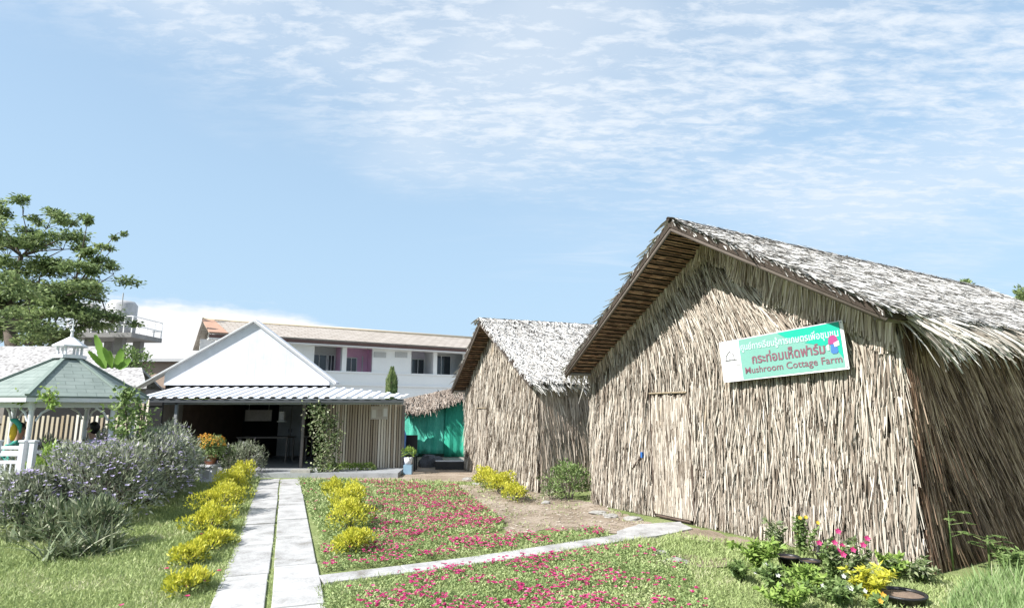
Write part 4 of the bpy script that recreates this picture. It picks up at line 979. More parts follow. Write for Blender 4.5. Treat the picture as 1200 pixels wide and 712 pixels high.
# ================================================================== PEOPLE
def person(loc, face, shirt, label, seat=.54, arm_fwd=.25):
    """seated person built as one skinned body; loc is the point of the seat"""
    root = thing('person', (*loc, .12), label, 'person'); x0, y0 = loc; f = np.array([cos(face), sin(face)]); sd = np.array([-f[1], f[0]])
    W_ = lambda fw, s_, z: (x0 + f[0] * fw + sd[0] * s_, y0 + f[1] * fw + sd[1] * s_, z)
    V = [W_(0, 0, seat + .10), W_(-.01, 0, seat + .24), W_(.0, 0, seat + .42), W_(.02, 0, seat + .54), W_(.04, 0, seat + .62), W_(.06, 0, seat + .74), W_(.07, 0, seat + .84)]
    Rr = [.13, .115, .135, .075, .05, .085, .07]; E = [(0, 1), (1, 2), (2, 3), (3, 4), (4, 5), (5, 6)]
    for s_ in (-1, 1):
        b = len(V); V += [W_(.01, s_ * .17, seat + .47), W_(.03, s_ * .23, seat + .22), W_(arm_fwd, s_ * .17, seat + .16), W_(arm_fwd + .09, s_ * .14, seat + .17)]; Rr += [.055, .042, .034, .03]; E += [(2, b), (b, b + 1), (b + 1, b + 2), (b + 2, b + 3)]
        b = len(V); V += [W_(.06, s_ * .10, seat + .08), W_(.42, s_ * .11, seat + .05), W_(.45, s_ * .11, .20), W_(.56, s_ * .11, .15)]; Rr += [.085, .06, .045, .035]; E += [(0, b), (b, b + 1), (b + 1, b + 2), (b + 2, b + 3)]
    o0 = origin(root); me = bpy.data.meshes.new('body'); me.from_pydata([tuple(np.array(v) - o0) for v in V], E, []); o = bpy.data.objects.new('body', me); COL.objects.link(o); o.parent = root
    sk = o.modifiers.new('skin', 'SKIN'); lay = me.skin_vertices[0] if me.skin_vertices else None
    bpy.context.view_layer.update()
    for i, r_ in enumerate(Rr): me.skin_vertices[0].data[i].radius = (r_, r_)
    me.skin_vertices[0].data[0].use_root = True
    sb_ = o.modifiers.new('sub', 'SUBSURF'); sb_.levels = 2; sb_.render_levels = 2
    bpy.context.view_layer.update(); dg = bpy.context.evaluated_depsgraph_get(); ev = bpy.data.meshes.new_from_object(o.evaluated_get(dg)); o.modifiers.clear(); o.data = ev
    # clothing colours by region of the one body mesh
    ev.materials.clear(); [ev.materials.append(q) for q in (M['skin'], shirt, M['grey_wall'])]
    for p in ev.polygons:
        z = p.center.z + o0[2]; p.use_smooth = True; q = np.array(p.center)[:2]; fw = q @ f
        p.material_index = 0 if (z > seat + .565 or (fw > .2 and seat + .11 < z < seat + .28)) else (1 if z > seat + .12 else 2)
    hc = np.array(W_(.045, 0, seat + .80)) - o0
    import bmesh
    bm = bmesh.new(); bmesh.ops.create_icosphere(bm, subdivisions=3, radius=1)
    for v in bm.verts:
        c = np.array(v.co); fw = c[0] * f[0] + c[1] * f[1]
        r_ = .108 * (1 + .06 * noise.noise(Vector(c) * 4)); 
        if fw > .35 and c[2] < .45: r_ *= .70
        v.co = Vector(c * [r_, r_, r_ * (1.12 if c[2] > -.2 else 1.35)] + hc - np.array([f[0], f[1], 0]) * .018)
    hm = bpy.data.meshes.new('hair'); bm.to_mesh(hm); bm.free(); hm.materials.append(M['hair']); [setattr(p, 'use_smooth', True) for p in hm.polygons]
    h = bpy.data.objects.new('hair', hm); COL.objects.link(h); h.parent = root
    mb = MB()
    for s_ in (-1, 1): 
        mb = MB(); mb.lathe(np.array(W_(.138, s_ * .03, seat + .80)), [(0, -.008), (.009, 0), (0, .008)], 8); mb.build('eye', M['hair'], root)
    mb = MB(); mb.tube([W_(.135, 0, seat + .79), W_(.160, 0, seat + .765), W_(.140, 0, seat + .755)], [.008, .014, .008], 6); mb.build('nose', M['skin'], root, True)
    return root
pA = GC + np.array([.75, .55]); pB = P(6, 500, 12.0)[:2]
pAx = P(110, 500, 12.7); person((pAx[0], 12.75), R(195), M['shirt_pale'], 'person in a pale shirt seated in the gazebo, dark hair, turned to the left', .54)
pBx = P(10, 500, 11.9); person((pBx[0], 12.15), R(-20), M['cloth_teal'], 'person with dark hair seated at the far left edge in a teal top', .54)
bx_ = P(15.5, 507, 11.5)
to_ = thing('toy_bird', bx_, 'small yellow and teal toy bird hanging in front of the seated person', 'ornament')
mb = MB(); mb.tube([bx_ + [0, 0, .18], bx_ + [0, 0, .10], bx_ + [0, 0, -.02], bx_ + [0, 0, -.14]], [.02, .055, .06, .03], 8); mb.build('body', M['shirt_yellow'], to_, True)
mb = MB(); mb.tube([bx_ + [-.05, -.02, .24], bx_ + [.03, -.02, .23], bx_ + [.10, 0, .14], bx_ + [.13, 0, .0]], [.03, .05, .045, .015], 8); mb.build('wing', M['cloth_teal'], to_, True)
mb = MB(); mb.tube([bx_ + [0, 0, .2], (bx_[0], bx_[1], zEg - .1)], .005, 5); mb.build('string', M['white'], to_)

# bamboo fence behind the gazebo
bf = thing('bamboo_fence', (-9.8, 14.3, 0), 'picket fence of split bamboo behind the gazebo', 'fence')
yf = 14.6; x0, x1 = P(-20, 500, yf)[0], P(176, 500, yf)[0]; zt = P(100, 487, yf)[2]
pk = island('split_bamboo', [(0, (.36, .28, .19)), (.5, (.56, .48, .37)), (1, (.72, .68, .60))], .6)
mb = MB(); x = x0
while x < x1:
    hgt = zt + random.uniform(-.03, .03); 
    if x > P(163, 500, yf)[0]: hgt = 1.95
    mb.box((x, yf, hgt / 2), (.055, .015, hgt), random.uniform(-.1, .1)); x += .118
mb.build('pickets', pk, bf)
for z_ in (.5, zt - .2): mb = MB(); mb.box(((x0 + x1) / 2, yf + .03, z_), (x1 - x0, .03, .045)); mb.build('rail', M['dark_wood'], bf)
# added dark backdrop, its colour stands for shade behind the fence
ds = thing('shade_backdrop', (-10, 15.2, 0), 'added dark backdrop standing for shade behind the bamboo fence', 'screen')
mb = MB(); zs_ = P(80, 471, 15.4)[2]; mb.box(((x0 + x1) / 2 - .2, 15.4, zs_ / 2), (x1 - x0, .06, zs_)); mb.build('shade_sheet', M['dark'], ds)
mb = MB(); mb.box(((x0 + x1) / 2 - .2, 15.36, zs_ - .05), (x1 - x0, .03, .08)); mb.build('shade_sheet_edge', M['dark'], ds)

# white fence at the lower left
wf_ = thing('white_fence', P(20, 590, 9.6) * [1, 1, 0], 'low white wooden fence at the left edge in front of the gazebo', 'fence')
yq = 9.7; xs_ = [P(u, 560, yq)[0] for u in (-45, -8, 22, 34)]
for x in xs_:
    mb = MB(); mb.box((x, yq, .6), (.075, .075, 1.2)); mb.box((x, yq, 1.215), (.1, .1, .03)); mb.build('post', M['white'], wf_)
for v in (524, 532, 541, 574): 
    z_ = P(10, v, yq)[2]; mb = MB(); mb.box(((xs_[0] + xs_[-2]) / 2, yq, z_), (xs_[-2] - xs_[0], .035, .05)); mb.build('rail', M['white'], wf_)
# white bench beside the fence
wb = thing('garden_bench', P(60, 560, 10.4) * [1, 1, 0], 'white slatted bench partly hidden by the violet bushes', 'bench')
bx0, bx1 = P(40, 540, 10.5)[0], P(84, 540, 10.5)[0]; 
mb = MB(); [mb.box(((bx0 + bx1) / 2, 10.35 + .1 * i, .46), (bx1 - bx0, .08, .03)) for i in range(5)]; mb.build('seat', M['white'], wb)
mb = MB(); [mb.box(((bx0 + bx1) / 2, 10.85, .62 + .14 * i), (bx1 - bx0, .025, .07)) for i in range(4)]; mb.build('backrest', M['white'], wb)
for x in (bx0 + .04, bx1 - .04):
    for y in (10.35, 10.85): mb = MB(); mb.box((x, y, .225 if y < 10.5 else .56), (.05, .05, .45 if y < 10.5 else 1.12)); mb.build('leg', M['white'], wb)

# ================================================================== VEGETATION BUILDERS
def blob_pts(n, c, r, lump=.25, hollow=.35, bottom=-.6):
    """points spread through a lumpy ellipsoid"""
    d = unit(rng.normal(size=(n, 3))); d[:, 2] = np.where(d[:, 2] < bottom, -d[:, 2], d[:, 2])
    seed = rng.uniform(0, 50, 3); fr = 2.2
    l = 1 + lump * (np.sin(d[:, 0] * fr * 2 + seed[0]) * np.sin(d[:, 1] * fr * 2.3 + seed[1]) + .6 * np.sin(d[:, 2] * 5 + d[:, 0] * 4 + seed[2]))
    rr = (hollow + (1 - hollow) * rng.uniform(0, 1, n) ** .45) * l
    return np.array(c) + d * rr[:, None] * np.array(r), d
def bush(name, c, r, label, cat, group, nleaf, L, Wd, lm, blooms=None, stems=None, up=.35, lump=.25, leaf_droop=0, low=None, nst=14, stemm='twig'):
    root = thing(name, (c[0], c[1], 0), label, cat, group)
    Pn, d = blob_pts(nleaf, c, r, lump); Pn[:, 2] = np.maximum(Pn[:, 2], .02)
    D = unit(d * .7 + rng.normal(size=Pn.shape) * .6 + [0, 0, up]); Nn = unit(d * .5 + rng.normal(size=Pn.shape) * .6 + [0, 0, .6])
    V, Fq = leaves(Pn, D, Nn, rnd(nleaf, *L), rnd(nleaf, *Wd)); mi = None
    mats = [lm]
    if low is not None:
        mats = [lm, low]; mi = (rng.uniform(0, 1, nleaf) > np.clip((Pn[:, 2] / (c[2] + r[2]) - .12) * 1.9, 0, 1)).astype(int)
    link('foliage', V, Fq, mats, root, mi)
    mb = MB()
    for i in range(nst):
        a = random.uniform(0, 2 * pi); k = random.uniform(.3, .95); tip = np.array([c[0] + cos(a) * r[0] * k, c[1] + sin(a) * r[1] * k, c[2] + r[2] * math.sqrt(1 - k * k) * .85]); b0 = np.array([c[0] + cos(a) * r[0] * .12, c[1] + sin(a) * r[1] * .12, 0])
        mid = (b0 + tip) / 2 + np.array([0, 0, .12 * r[2]]); th = .006 + .006 * r[2]; mb.tube([b0, mid, tip], [th, th * .7, th * .35], 5, cap=False)
    mb.build('stems', M[stemm], root)
    if blooms:
        nb, bm_, sz, topb = blooms; Pn, d = blob_pts(nb * 3, c, (r[0] * 1.03, r[1] * 1.03, r[2] * 1.05), lump, .9); k = d[:, 2] > topb; Pn, d = Pn[k][:nb], d[k][:nb]; n = len(Pn)
        parts = []
        for j in range(4):
            a = rng.uniform(0, 2 * pi, n); D = np.stack([np.cos(a), np.sin(a), rnd(n, -.1, .5)], 1) + d * .4
            parts.append(leaves(Pn, D, unit(d + [0, 0, .5]), rnd(n, sz * .4, sz * .7), rnd(n, sz * .35, sz * .6)) + (0,))
        V, Fq, mi = merge(parts); o = link('blossoms', V, Fq, bm_, root); o['kind'] = 'stuff'
    return root

# violet flowering bushes on the left
VG = 'violet flowering bushes along the gazebo'
vb = [((16, 628), .50, .82, 'low violet flowering bush in front of the white fence posts', .8), ((28, 590), .50, 1.05, 'loose violet flowering bush at the far left edge', 1.0), ((95, 618), .85, 1.18, 'tall violet flowering bush nearest the camera, above the strap leaved clumps', 1.2),
      ((150, 598), .85, 1.2, 'broad violet flowering bush in the middle of the row, in front of the gazebo steps', 1.15), ((166, 586), .80, 1.25, 'violet flowering bush right of the gazebo with dark twiggy base', 1.1),
      ((180, 577), .58, 1.30, 'tallest greyish violet bush near the orange flower pot', 1.0), ((100, 575), .9, 1.15, 'violet flowering bush against the gazebo railing', 1.0), ((50, 572), .8, .95, 'low violet bush between the white fence and the gazebo', .9)]
for (q, rr, hh, lb, dn) in vb:
    g0 = G(*q); c = (g0[0], g0[1] + rr * .5, hh * .47)
    bush('violet_bush', c, (rr, rr, hh * .53), lb, 'bush', VG, int(5600 * dn), (.05, .15), (.012, .032), M['ruellia'], (int(330 * dn), M['bloom_violet'], .056, -.35), nst=40, up=.6, lump=.24)
# small grey bush right of the flower pot
g0 = G(280, 560); bush('grey_bush', (g0[0], g0[1] + .2, .42), (.55, .4, .45), 'small grey leaved bush at the porch edge, right of the orange flower pot', 'bush', None, 2200, (.05, .12), (.01, .024), M['ruellia'], None, nst=22, up=.5)
# strap leaved clumps in front
def strap_clump(c, n, L, label, name='strap_leaf_clump', m='spiky', W_=(.018, .04), spread=.8, group='strap leaved clumps on the lawn'):
    root = thing(name, (c[0], c[1], 0), label, 'plant', group); a = rng.uniform(0, 2 * pi, n); k = rng.uniform(0, 1, n) ** .7 * spread
    D = np.stack([np.cos(a) * k, np.sin(a) * k, rnd(n, .5, 1.0)], 1); off = rng.normal(size=(n, 3)) * [.13, .10, 0]
    V, Fq = strips(np.array([c[0], c[1], .0]) + off, D, np.array([0, 0, 1.0]) + rng.normal(size=(n, 3)) * .2, rnd(n, *L), rnd(n, *W_) * 1.15, rnd(n, .15, .65), .12, 4); link('leaves', V, Fq, M[m], root)
    V, Fq = strips(np.array([c[0], c[1], .0]) + rng.normal(size=(n // 3, 3)) * [.1, .08, 0], rdir(n // 3, .9), np.array([0, 0, 1.0]) + rng.normal(size=(n // 3, 3)) * .3, rnd(n // 3, L[0] * .4, L[1] * .4), rnd(n // 3, *W_), .1, .15, 2); link('inner_shoots', V, Fq, M['mid_green'], root)
    return root
for (u, v, n, L, lb) in ((30, 636, 80, (.2, .42), 'strap leaved clump nearest the left edge'), (78, 654, 110, (.22, .5), 'large strap leaved clump at the front foot of the violet bushes'),
                         (118, 646, 110, (.22, .5), 'strap leaved clump with dark gaps, right of the largest one')):
    strap_clump(G(u, v), n, L, lb)
for (u, v, rr, hh, lb) in ((60, 640, .32, .50, 'dark leafy shrub with long pointed leaves at the front left of the violet bushes'), (104, 642, .34, .52, 'dark leafy shrub with long pointed leaves beside the shaded lawn'), (20, 630, .3, .5, 'leafy long leaved shrub by the pale apron at the left edge')):
    g0 = G(u, v); bush('long_leaved_shrub', (g0[0], g0[1] + .1, hh * .5), (rr, rr, hh * .5), lb, 'shrub', 'dark leafy shrubs before the violet bushes', 850, (.08, .19), (.014, .032), M['spiky'], None, nst=14, up=.8, lump=.3)
g0 = G(50, 600)
t = bush('fresh_green_shrub', (g0[0] + .05, g0[1], .55), (.35, .3, .5), 'fresh green leafy shrub standing among the violet bushes by the white fence', 'bush', None, 900, (.07, .14), (.03, .055), M['fresh'], None, nst=8, up=.7)

# golden shrubs
GG = 'golden yellow clipped shrubs beside the path'
gold = [((279, 570), .27, .56, 'golden shrub at the far end of the left row, nearest the porch', 1), ((267, 586), .32, .62, 'second golden shrub of the left row, full and upright', 1.2), ((253, 606), .36, .54, 'broad golden shrub in the middle of the left row', 1.2), ((240, 628), .27, .40, 'lower golden shrub of the left row with dark gap behind', 1.0),
        ((246, 645), .20, .22, 'small golden shrub fourth along the left row', .6), ((218, 664), .19, .24, 'sparse golden shrub near the bottom of the left row', .55), ((216, 696), .19, .20, 'thin greenish golden shrub nearest the camera', .45),
        ((388, 580), .20, .32, 'small round golden shrub at the head of the right row', .6), ((404, 603), .32, .52, 'tall golden shrub of the right row, farther half', 1.1), ((408, 624), .29, .48, 'tall golden shrub of the right row, nearer half', 1.0), ((411, 650), .22, .28, 'low golden shrub ending the right row with dark base', .7),
        ((570, 572), .33, .46, 'golden shrub before the small hut, left half', 1.1), ((586, 579), .34, .44, 'golden shrub before the small hut, middle part', 1.1), ((603, 587), .27, .34, 'golden shrub before the small hut, lower right end', .8)]
for (q, rr, hh, lb, dn) in gold:
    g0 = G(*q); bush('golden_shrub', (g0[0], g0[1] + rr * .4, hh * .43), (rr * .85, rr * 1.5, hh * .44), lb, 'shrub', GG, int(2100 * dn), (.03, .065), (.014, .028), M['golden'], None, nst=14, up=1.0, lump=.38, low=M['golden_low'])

# orange flower pot on white pedestal
yq = 14.6; px0 = P(246, 540, yq)[0]; zp1, zp0 = P(246, 546, yq)[2], 0
pdst = thing('white_pedestal', (px0, yq, 0), 'square white plinth carrying the orange flower pot', 'pedestal')
mb = MB(); mb.box((px0, yq, .03), (.36, .36, .06)); mb.box((px0, yq, zp1 / 2 + .03), (.27, .27, zp1 - .06)); mb.box((px0, yq, zp1 + .02), (.36, .36, .05)); mb.build('plinth', M['white'], pdst)
mb = MB(); mb.box((px0, yq - .14, zp1 / 2 + .03), (.15, .012, zp1 * .55)); mb.build('recessed_panel', M['trim'], pdst)
fl = thing('flower_pot', (px0, yq, zp1 + .045), 'terracotta pot with a dome of orange flowers on the white plinth', 'flower pot')
mb = MB(); z0 = zp1 + .047; mb.lathe((px0, yq, z0), [(0, 0), (.10, 0), (.15, .17), (.17, .17), (.17, .21), (.145, .21), (.14, .18), (0, .18)], 18); mb.build('pot', M['rust_clay'], fl, True)
c = np.array([px0, yq, P(246, 527, yq)[2]]); Pn, d = blob_pts(1500, c, (.36, .34, .30), .15); V, Fq = leaves(Pn, unit(d + rng.normal(size=Pn.shape) * .6), unit(d + [0, 0, .5]), rnd(1500, .04, .09), rnd(1500, .012, .03)); link('foliage', V, Fq, M['mid_green'], fl)
Pn, d = blob_pts(700, c + [0, 0, .02], (.38, .36, .33), .15, .92); k = d[:, 2] > .15; Pn, d = Pn[k][:200], d[k][:200]; n = len(Pn); parts = [leaves(Pn, rdir(n, .3), d, rnd(n, .03, .055), rnd(n, .025, .04)) + (0,) for _ in range(3)]; V, Fq, mi = merge(parts); link('blossoms', V, Fq, M['bloom_orange'], fl)['kind'] = 'stuff'
# pale green companion plant
g0 = G(262, 560); bush('pale_shrub', (px0 + .42, yq + .1, .45), (.16, .16, .42), 'thin pale green plant just right of the white plinth', 'plant', None, 450, (.05, .09), (.02, .035), M['variegated'], None, nst=5)

# climbing plant on the slatted wall corner
def climber(name, pts, wdt, n, label, m, L=(.05, .10), W_=(.03, .06), stem='bark'):
    root = thing(name, (pts[0][0], pts[0][1], 0), label, 'climbing plant', None); pts = np.array(pts)
    mb = MB(); mb.tube(list(pts), list(np.linspace(.018, .008, len(pts))), 6); mb.build('stem', M[stem], root, True)
    t = rng.uniform(0, len(pts) - 1.001, n); i = t.astype(int); f_ = (t - i)[:, None]; w2 = np.interp(t, range(len(pts)), wdt)[:, None]
    cl = np.sin(t * 9.0)[:, None] * .25 + 1; Pn = pts[i] * (1 - f_) + pts[i + 1] * f_ + rng.normal(size=(n, 3)) * w2 * .48 * cl * [1, .7, .8]
    V, Fq = leaves(Pn, rdir(n, -.1), rdir(n, .7), rnd(n, *L), rnd(n, *W_)); link('foliage', V, Fq, M[m], root); return root
yv = 16.0; q = lambda u, v, dy=0: P(u, v, yv + dy)
climber('climbing_vine', [(q(378, 550)[0], yv, 0), q(378, 540), q(384, 520), q(380, 500), q(376, 485), q(368, 476)], [.26, .34, .40, .38, .32, .22], 1500, 'leafy variegated vine climbing the corner post of the slatted wall', 'variegated')
climber('climbing_vine', [(q(392, 550)[0], yv + .2, 0), q(390, 530, .2), q(394, 508, .2), q(388, 488, .2)], [.10, .2, .2, .15], 420, 'second thinner vine strand on the slats right of the corner post', 'variegated')
yv = 10.9; climber('climbing_vine', [(P(157, 560, yv)[0], yv, 0), P(155, 540, yv), P(150, 515, yv), P(148, 490, yv), P(146, 470, yv), P(148, 458, yv)], [.12, .2, .3, .34, .26, .14], 620, 'green creeper on the right post of the gazebo', 'mid_green', (.07, .14), (.04, .07))
climber('climbing_vine', [(P(168, 560, yv)[0], yv, 0), P(168, 540, yv), P(166, 510, yv), P(166, 490, yv), P(164, 472, yv)], [.10, .16, .2, .22, .16], 380, 'thin creeper on the tall bamboo pickets right of the gazebo', 'mid_green', (.06, .12), (.03, .06))
climber('hanging_creeper', [P(58, 457, 10.9), P(57, 463, 10.9), P(59, 472, 10.8), P(62, 478, 10.8)], [.16, .16, .12, .06], 150, 'small fresh green creeper hanging from the gazebo eave', 'fresh', (.06, .12), (.03, .06))
climber('hanging_creeper', [P(20, 459, 11), P(24, 466, 11), P(28, 470, 11)], [.12, .12, .06], 90, 'small creeper hanging from the left eave of the gazebo', 'fresh', (.05, .10), (.03, .05))
# planter edge and low hedge below slats
g0, g1 = G(372, 556), G(424, 554); pe = thing('planter_edging', g0, 'low grey stone planter edging below the slatted wall', 'planter')
mb = MB(); mb.box(((g0[0] + g1[0]) / 2, g0[1] - .1, .07), (g1[0] - g0[0], .10, .14)); mb.box((g0[0] + .05, g0[1] - .1, .10), (.14, .14, .20)); mb.build('kerb_stones', M['stone'], pe); mb = MB(); mb.box((g0[0] + .04, g0[1] - .19, .1), (.12, .03, .17)); mb.build('white_block', M['white'], pe)
for i in range(4):
    x = g0[0] + .35 + i * .33; bush('low_hedge_plant', (x, g0[1] + .12, .17), (.20, .14, .13), ('low lime plant beside the climbing vine', 'low lime plant second from the climbing vine', 'low lime plant third from the climbing vine', 'low lime plant at the right end of the planter')[i], 'plant', 'low lime plants in the planter edging', 420, (.03, .06), (.015, .03), M['fresh'], None, nst=4)
mb = MB(); st = thing('step_stone', G(358, 556) * [1, 1, 0], 'small dark stone block beside the end of the path', 'stone'); mb.box((G(358, 556)[0] + .1, 15.85, .13), (.5, .25, .13)); mb.build('block', M['stone'], st)

# things right of the slatted wall
yb = 17.6
def at(u, v, y): return P(u, v, y)
c0 = thing('black_chair', (at(481, 520, yb)[0], yb, 0), 'upright black chair standing beyond the end of the slatted wall', 'chair'); xx = at(481, 520, yb)[0]; zt_ = at(481, 511, yb)[2]
mb = MB(); mb.box((xx, yb + .2, (zt_ + .46) / 2 + .05), (.34, .05, zt_ - .5)); mb.build('backrest', M['black_plastic'], c0)
mb = MB(); mb.box((xx, yb, .44), (.38, .4, .06)); mb.build('seat', M['black_plastic'], c0)
for sx in (-1, 1):
    for sy in (-1, 1): mb = MB(); mb.box((xx + sx * .16, yb + sy * .17, .21), (.04, .04, .42)); mb.build('leg', M['black_plastic'], c0)
bt = thing('blue_cover', (at(474, 506, yb)[0], yb - .15, 0), 'bright blue plastic drum half hidden by the slatted wall', 'drum'); x_ = at(470.5, 506, yb)[0]
mb = MB(); mb.lathe((x_, yb - .15, 0), [(0, 0), (.16, 0), (.17, .3), (.16, .6), (.17, 1.0), (.12, at(474, 503, yb)[2]), (0, at(474, 503, yb)[2])], 16); mb.build('drum_body', M['blue_plastic'], bt, True)
yb2 = 16.6; xx = at(478.5, 540, yb2)[0]; zz0 = at(478, 535, yb2)[2]
pp = thing('flower_pot', (xx, yb2, 0), 'white pot with a green plant on a blue stand by the slatted wall end', 'flower pot')
mb = MB(); mb.box((xx, yb2, .13), (.22, .22, .24)); mb.build('blue_stand', plain('faded_blue_plastic', (.22, .34, .44), .5, .1), pp); mb = MB(); mb.lathe((xx, yb2, .255), [(0, 0), (.09, 0), (.12, zz0 - .27), (.10, zz0 - .27), (0, zz0 - .32)], 14); mb.build('pot', M['white'], pp, True)
Pn, d = blob_pts(260, (xx, yb2, zz0 + .1), (.15, .15, .13)); V, Fq = leaves(Pn, unit(d + [0, 0, .4]), rdir(260, .5), rnd(260, .05, .09), rnd(260, .02, .04)); link('foliage', V, Fq, M['fresh'], pp)
gp_ = G(503, 548); V = []; 
def rock(name, c, r, m, label, group, seed=0):
    import bmesh
    bm = bmesh.new(); bmesh.ops.create_icosphere(bm, subdivisions=3, radius=1)
    for v in bm.verts: k = 1 + .35 * noise.noise(v.co * 1.5 + Vector((seed * 3.1, 0, 0))) + .12 * noise.noise(v.co * 5 + Vector((seed, 2, 0))); v.co = Vector((v.co.x * r[0] * k, v.co.y * r[1] * k, max(-.05, v.co.z * r[2] * k)))
    me = bpy.data.meshes.new(name); bm.to_mesh(me); bm.free(); me.materials.append(m); o = bpy.data.objects.new(name, me); COL.objects.link(o); o.location = (float(c[0]), float(c[1]), .02); props(o, label, 'stone' if 'stone' in name else 'heap', group); return o
rock('gravel_heap', (gp_[0], gp_[1] + .5), (.42, .4, .32), plain('grey_gravel', (.10, .105, .115), .95, .5, 25, bmp=1), 'dark grey gravel heap beyond the slatted wall', None, 2)
tr_ = thing('feed_trough', G(528, 549) * [1, 1, 0], 'long low black trough with pale rim beside the small hut', 'trough'); x0, x1 = at(511, 548, 18.0)[0], at(548, 548, 18.0)[0]
mb = MB(); 
for (cc, ss) in ((((x0 + x1) / 2, 17.85, .12), (x1 - x0, .04, .22)), (((x0 + x1) / 2, 18.25, .12), (x1 - x0, .04, .22)), ((x0 + .02, 18.05, .12), (.04, .36, .22)), ((x1 - .02, 18.05, .12), (.04, .36, .22)), (((x0 + x1) / 2, 18.05, .03), (x1 - x0 - .1, .36, .03))): mb.box(cc, ss)
mb.build('trough_body', M['black_plastic'], tr_); mb = MB(); mb.box(((x0 + x1) / 2, 17.85, .245), (x1 - x0, .07, .03)); mb.build('rim', M['white'], tr_)
# dark column shaped conifer in front of the school
yc = 24.8; cpos = P(459, 450, yc); cy_ = thing('columnar_conifer', (cpos[0], yc, 0), 'narrow dark columnar conifer rising above the porch roof', 'tree'); zt_ = P(459, 433, yc)[2]
n = 3600; z = rnd(n, .3, zt_); k = np.clip((zt_ - z) / .5, .15, 1) * .20; a = rnd(n, 0, 2 * pi); Pn = np.stack([cpos[0] + np.cos(a) * k, yc + np.sin(a) * k, z], 1); V, Fq = leaves(Pn, np.stack([np.cos(a) * .4, np.sin(a) * .4, np.ones(n)], 1), np.stack([np.cos(a), np.sin(a), a * 0], 1), rnd(n, .10, .2), rnd(n, .03, .06)); link('crown', V, Fq, M['tree_leaf'], cy_)
mb = MB(); mb.tube([(cpos[0], yc, 0), (cpos[0], yc, zt_ - .4)], [.08, .03], 8); mb.build('trunk', M['bark'], cy_)

# banana plant
yb = 17.4; bn_ = thing('banana_plant', (P(128, 420, yb)[0], yb, 0), 'banana plant with broad bright leaves above the mottled roof', 'plant')
bc = np.array([P(130, 430, yb)[0], yb, 0]); mb = MB(); mb.tube([bc, (bc[0], yb, P(130, 440, yb)[2])], [.12, .08], 10); mb.build('stem', M['mid_green'], bn_, True)
for (u0, v0, u1, v1, wd) in ((124, 432, 114, 393, .30), (132, 432, 124, 408, .26), (136, 432, 146, 410, .30), (130, 432, 132, 412, .2), (138, 433, 156, 422, .2), (122, 432, 106, 412, .2)):
    a, b = P(u0, v0, yb), P(u1, v1, yb - random.uniform(-.4, .4)); d = b - a; L = np.linalg.norm(d); k = 14; side = unit(np.cross(d, [0.3, 1, 0.2])); V = []; 
    for i in range(k + 1):
        t = i / k; c = a + d * t + np.array([0, -.10 * t * t, 0]); ww = wd * math.sin(pi * min(.97, t * .9 + .08)) ** .6; jag = random.uniform(.82, 1.05)
        V += [c - side * ww * .55 * jag + [0, -.02, .03], c + [0, .03, 0], c + side * ww * .55 * jag + [0, -.02, .03]]
    Fq = []
    for i in range(k): Fq += [(3 * i, 3 * i + 1, 3 * i + 4, 3 * i + 3), (3 * i + 1, 3 * i + 2, 3 * i + 5, 3 * i + 4)]
    link('leaf', V, Fq, M['banana'], bn_, None, True)
# shrubs glimpsed behind
for (u, v, y, r_, lb) in ((150, 436, 21.5, (.7, .5, .8), 'dark bush peeking over the mottled roof beside the banana plant'), (222, 484, 25.5, (1.0, .6, .9), 'bush seen through the back window of the pavilion')):
    p = P(u, v, y); bush('background_bush', (p[0], y, p[2]), r_, lb, 'bush', None, 1400, (.08, .16), (.04, .08), M['mid_green'], None, nst=6)

# ================================================================== BIG TREE
yt = 29.0; T = lambda u, v, dy=0: P(u, v, yt + dy)
tb = np.array([T(20, 480)[0], yt, 0]); big_t = thing('broad_leaf_tree', tb, 'tall broad leaved tree with layered crown at the left edge', 'tree')
clumps = []   # (u, v, radius in px, vertical squash, dy)
for c in [(28, 245, 24, .7), (8, 262, 26, .7), (55, 262, 24, .6), (85, 258, 17, .6), (102, 262, 10, .7), (40, 285, 34, .6), (75, 285, 30, .55), (10, 292, 34, .6), (98, 285, 22, .6), (120, 300, 18, .8), (131, 287, 14, 1.0), (135, 272, 9, 1.1), (134, 317, 15, .6), (118, 322, 16, .6), (108, 305, 18, .7), (60, 312, 36, .5), (20, 322, 38, .5), (88, 318, 28, .5),
          (90, 335, 28, .5), (60, 342, 42, .45), (15, 352, 40, .5), (98, 342, 20, .6), (40, 368, 40, .5), (78, 360, 26, .5), (8, 385, 34, .5), (55, 388, 30, .5), (102, 372, 24, .4), (128, 374, 16, .4), (115, 380, 18, .35), (30, 398, 30, .4), (-20, 270, 36, .6), (-45, 300, 45, .6), (-25, 335, 44, .6), (-60, 350, 50, .6), (-30, 380, 44, .5), (-10, 240, 26, .6), (-70, 270, 40, .6)]:
    clumps.append(c)
mb = MB(); rtop = T(10, 372); trunk = [tb, tb + [.1, 0, 2.0], (tb + rtop) / 2 + [.2, 0, .4], rtop]; mb.tube(trunk, [.45, .36, .32, .26], 12); 
allP = []; allD = []
hub2 = [T(45, 335, .3), T(-30, 330, -.3), T(25, 300, .5), T(85, 345, 0)]
for h_ in hub2: mb.tube([rtop - [0, 0, .3], (rtop + h_) / 2 + rng.normal(size=3) * .2, h_], [.2, .14, .10], 8, cap=False)
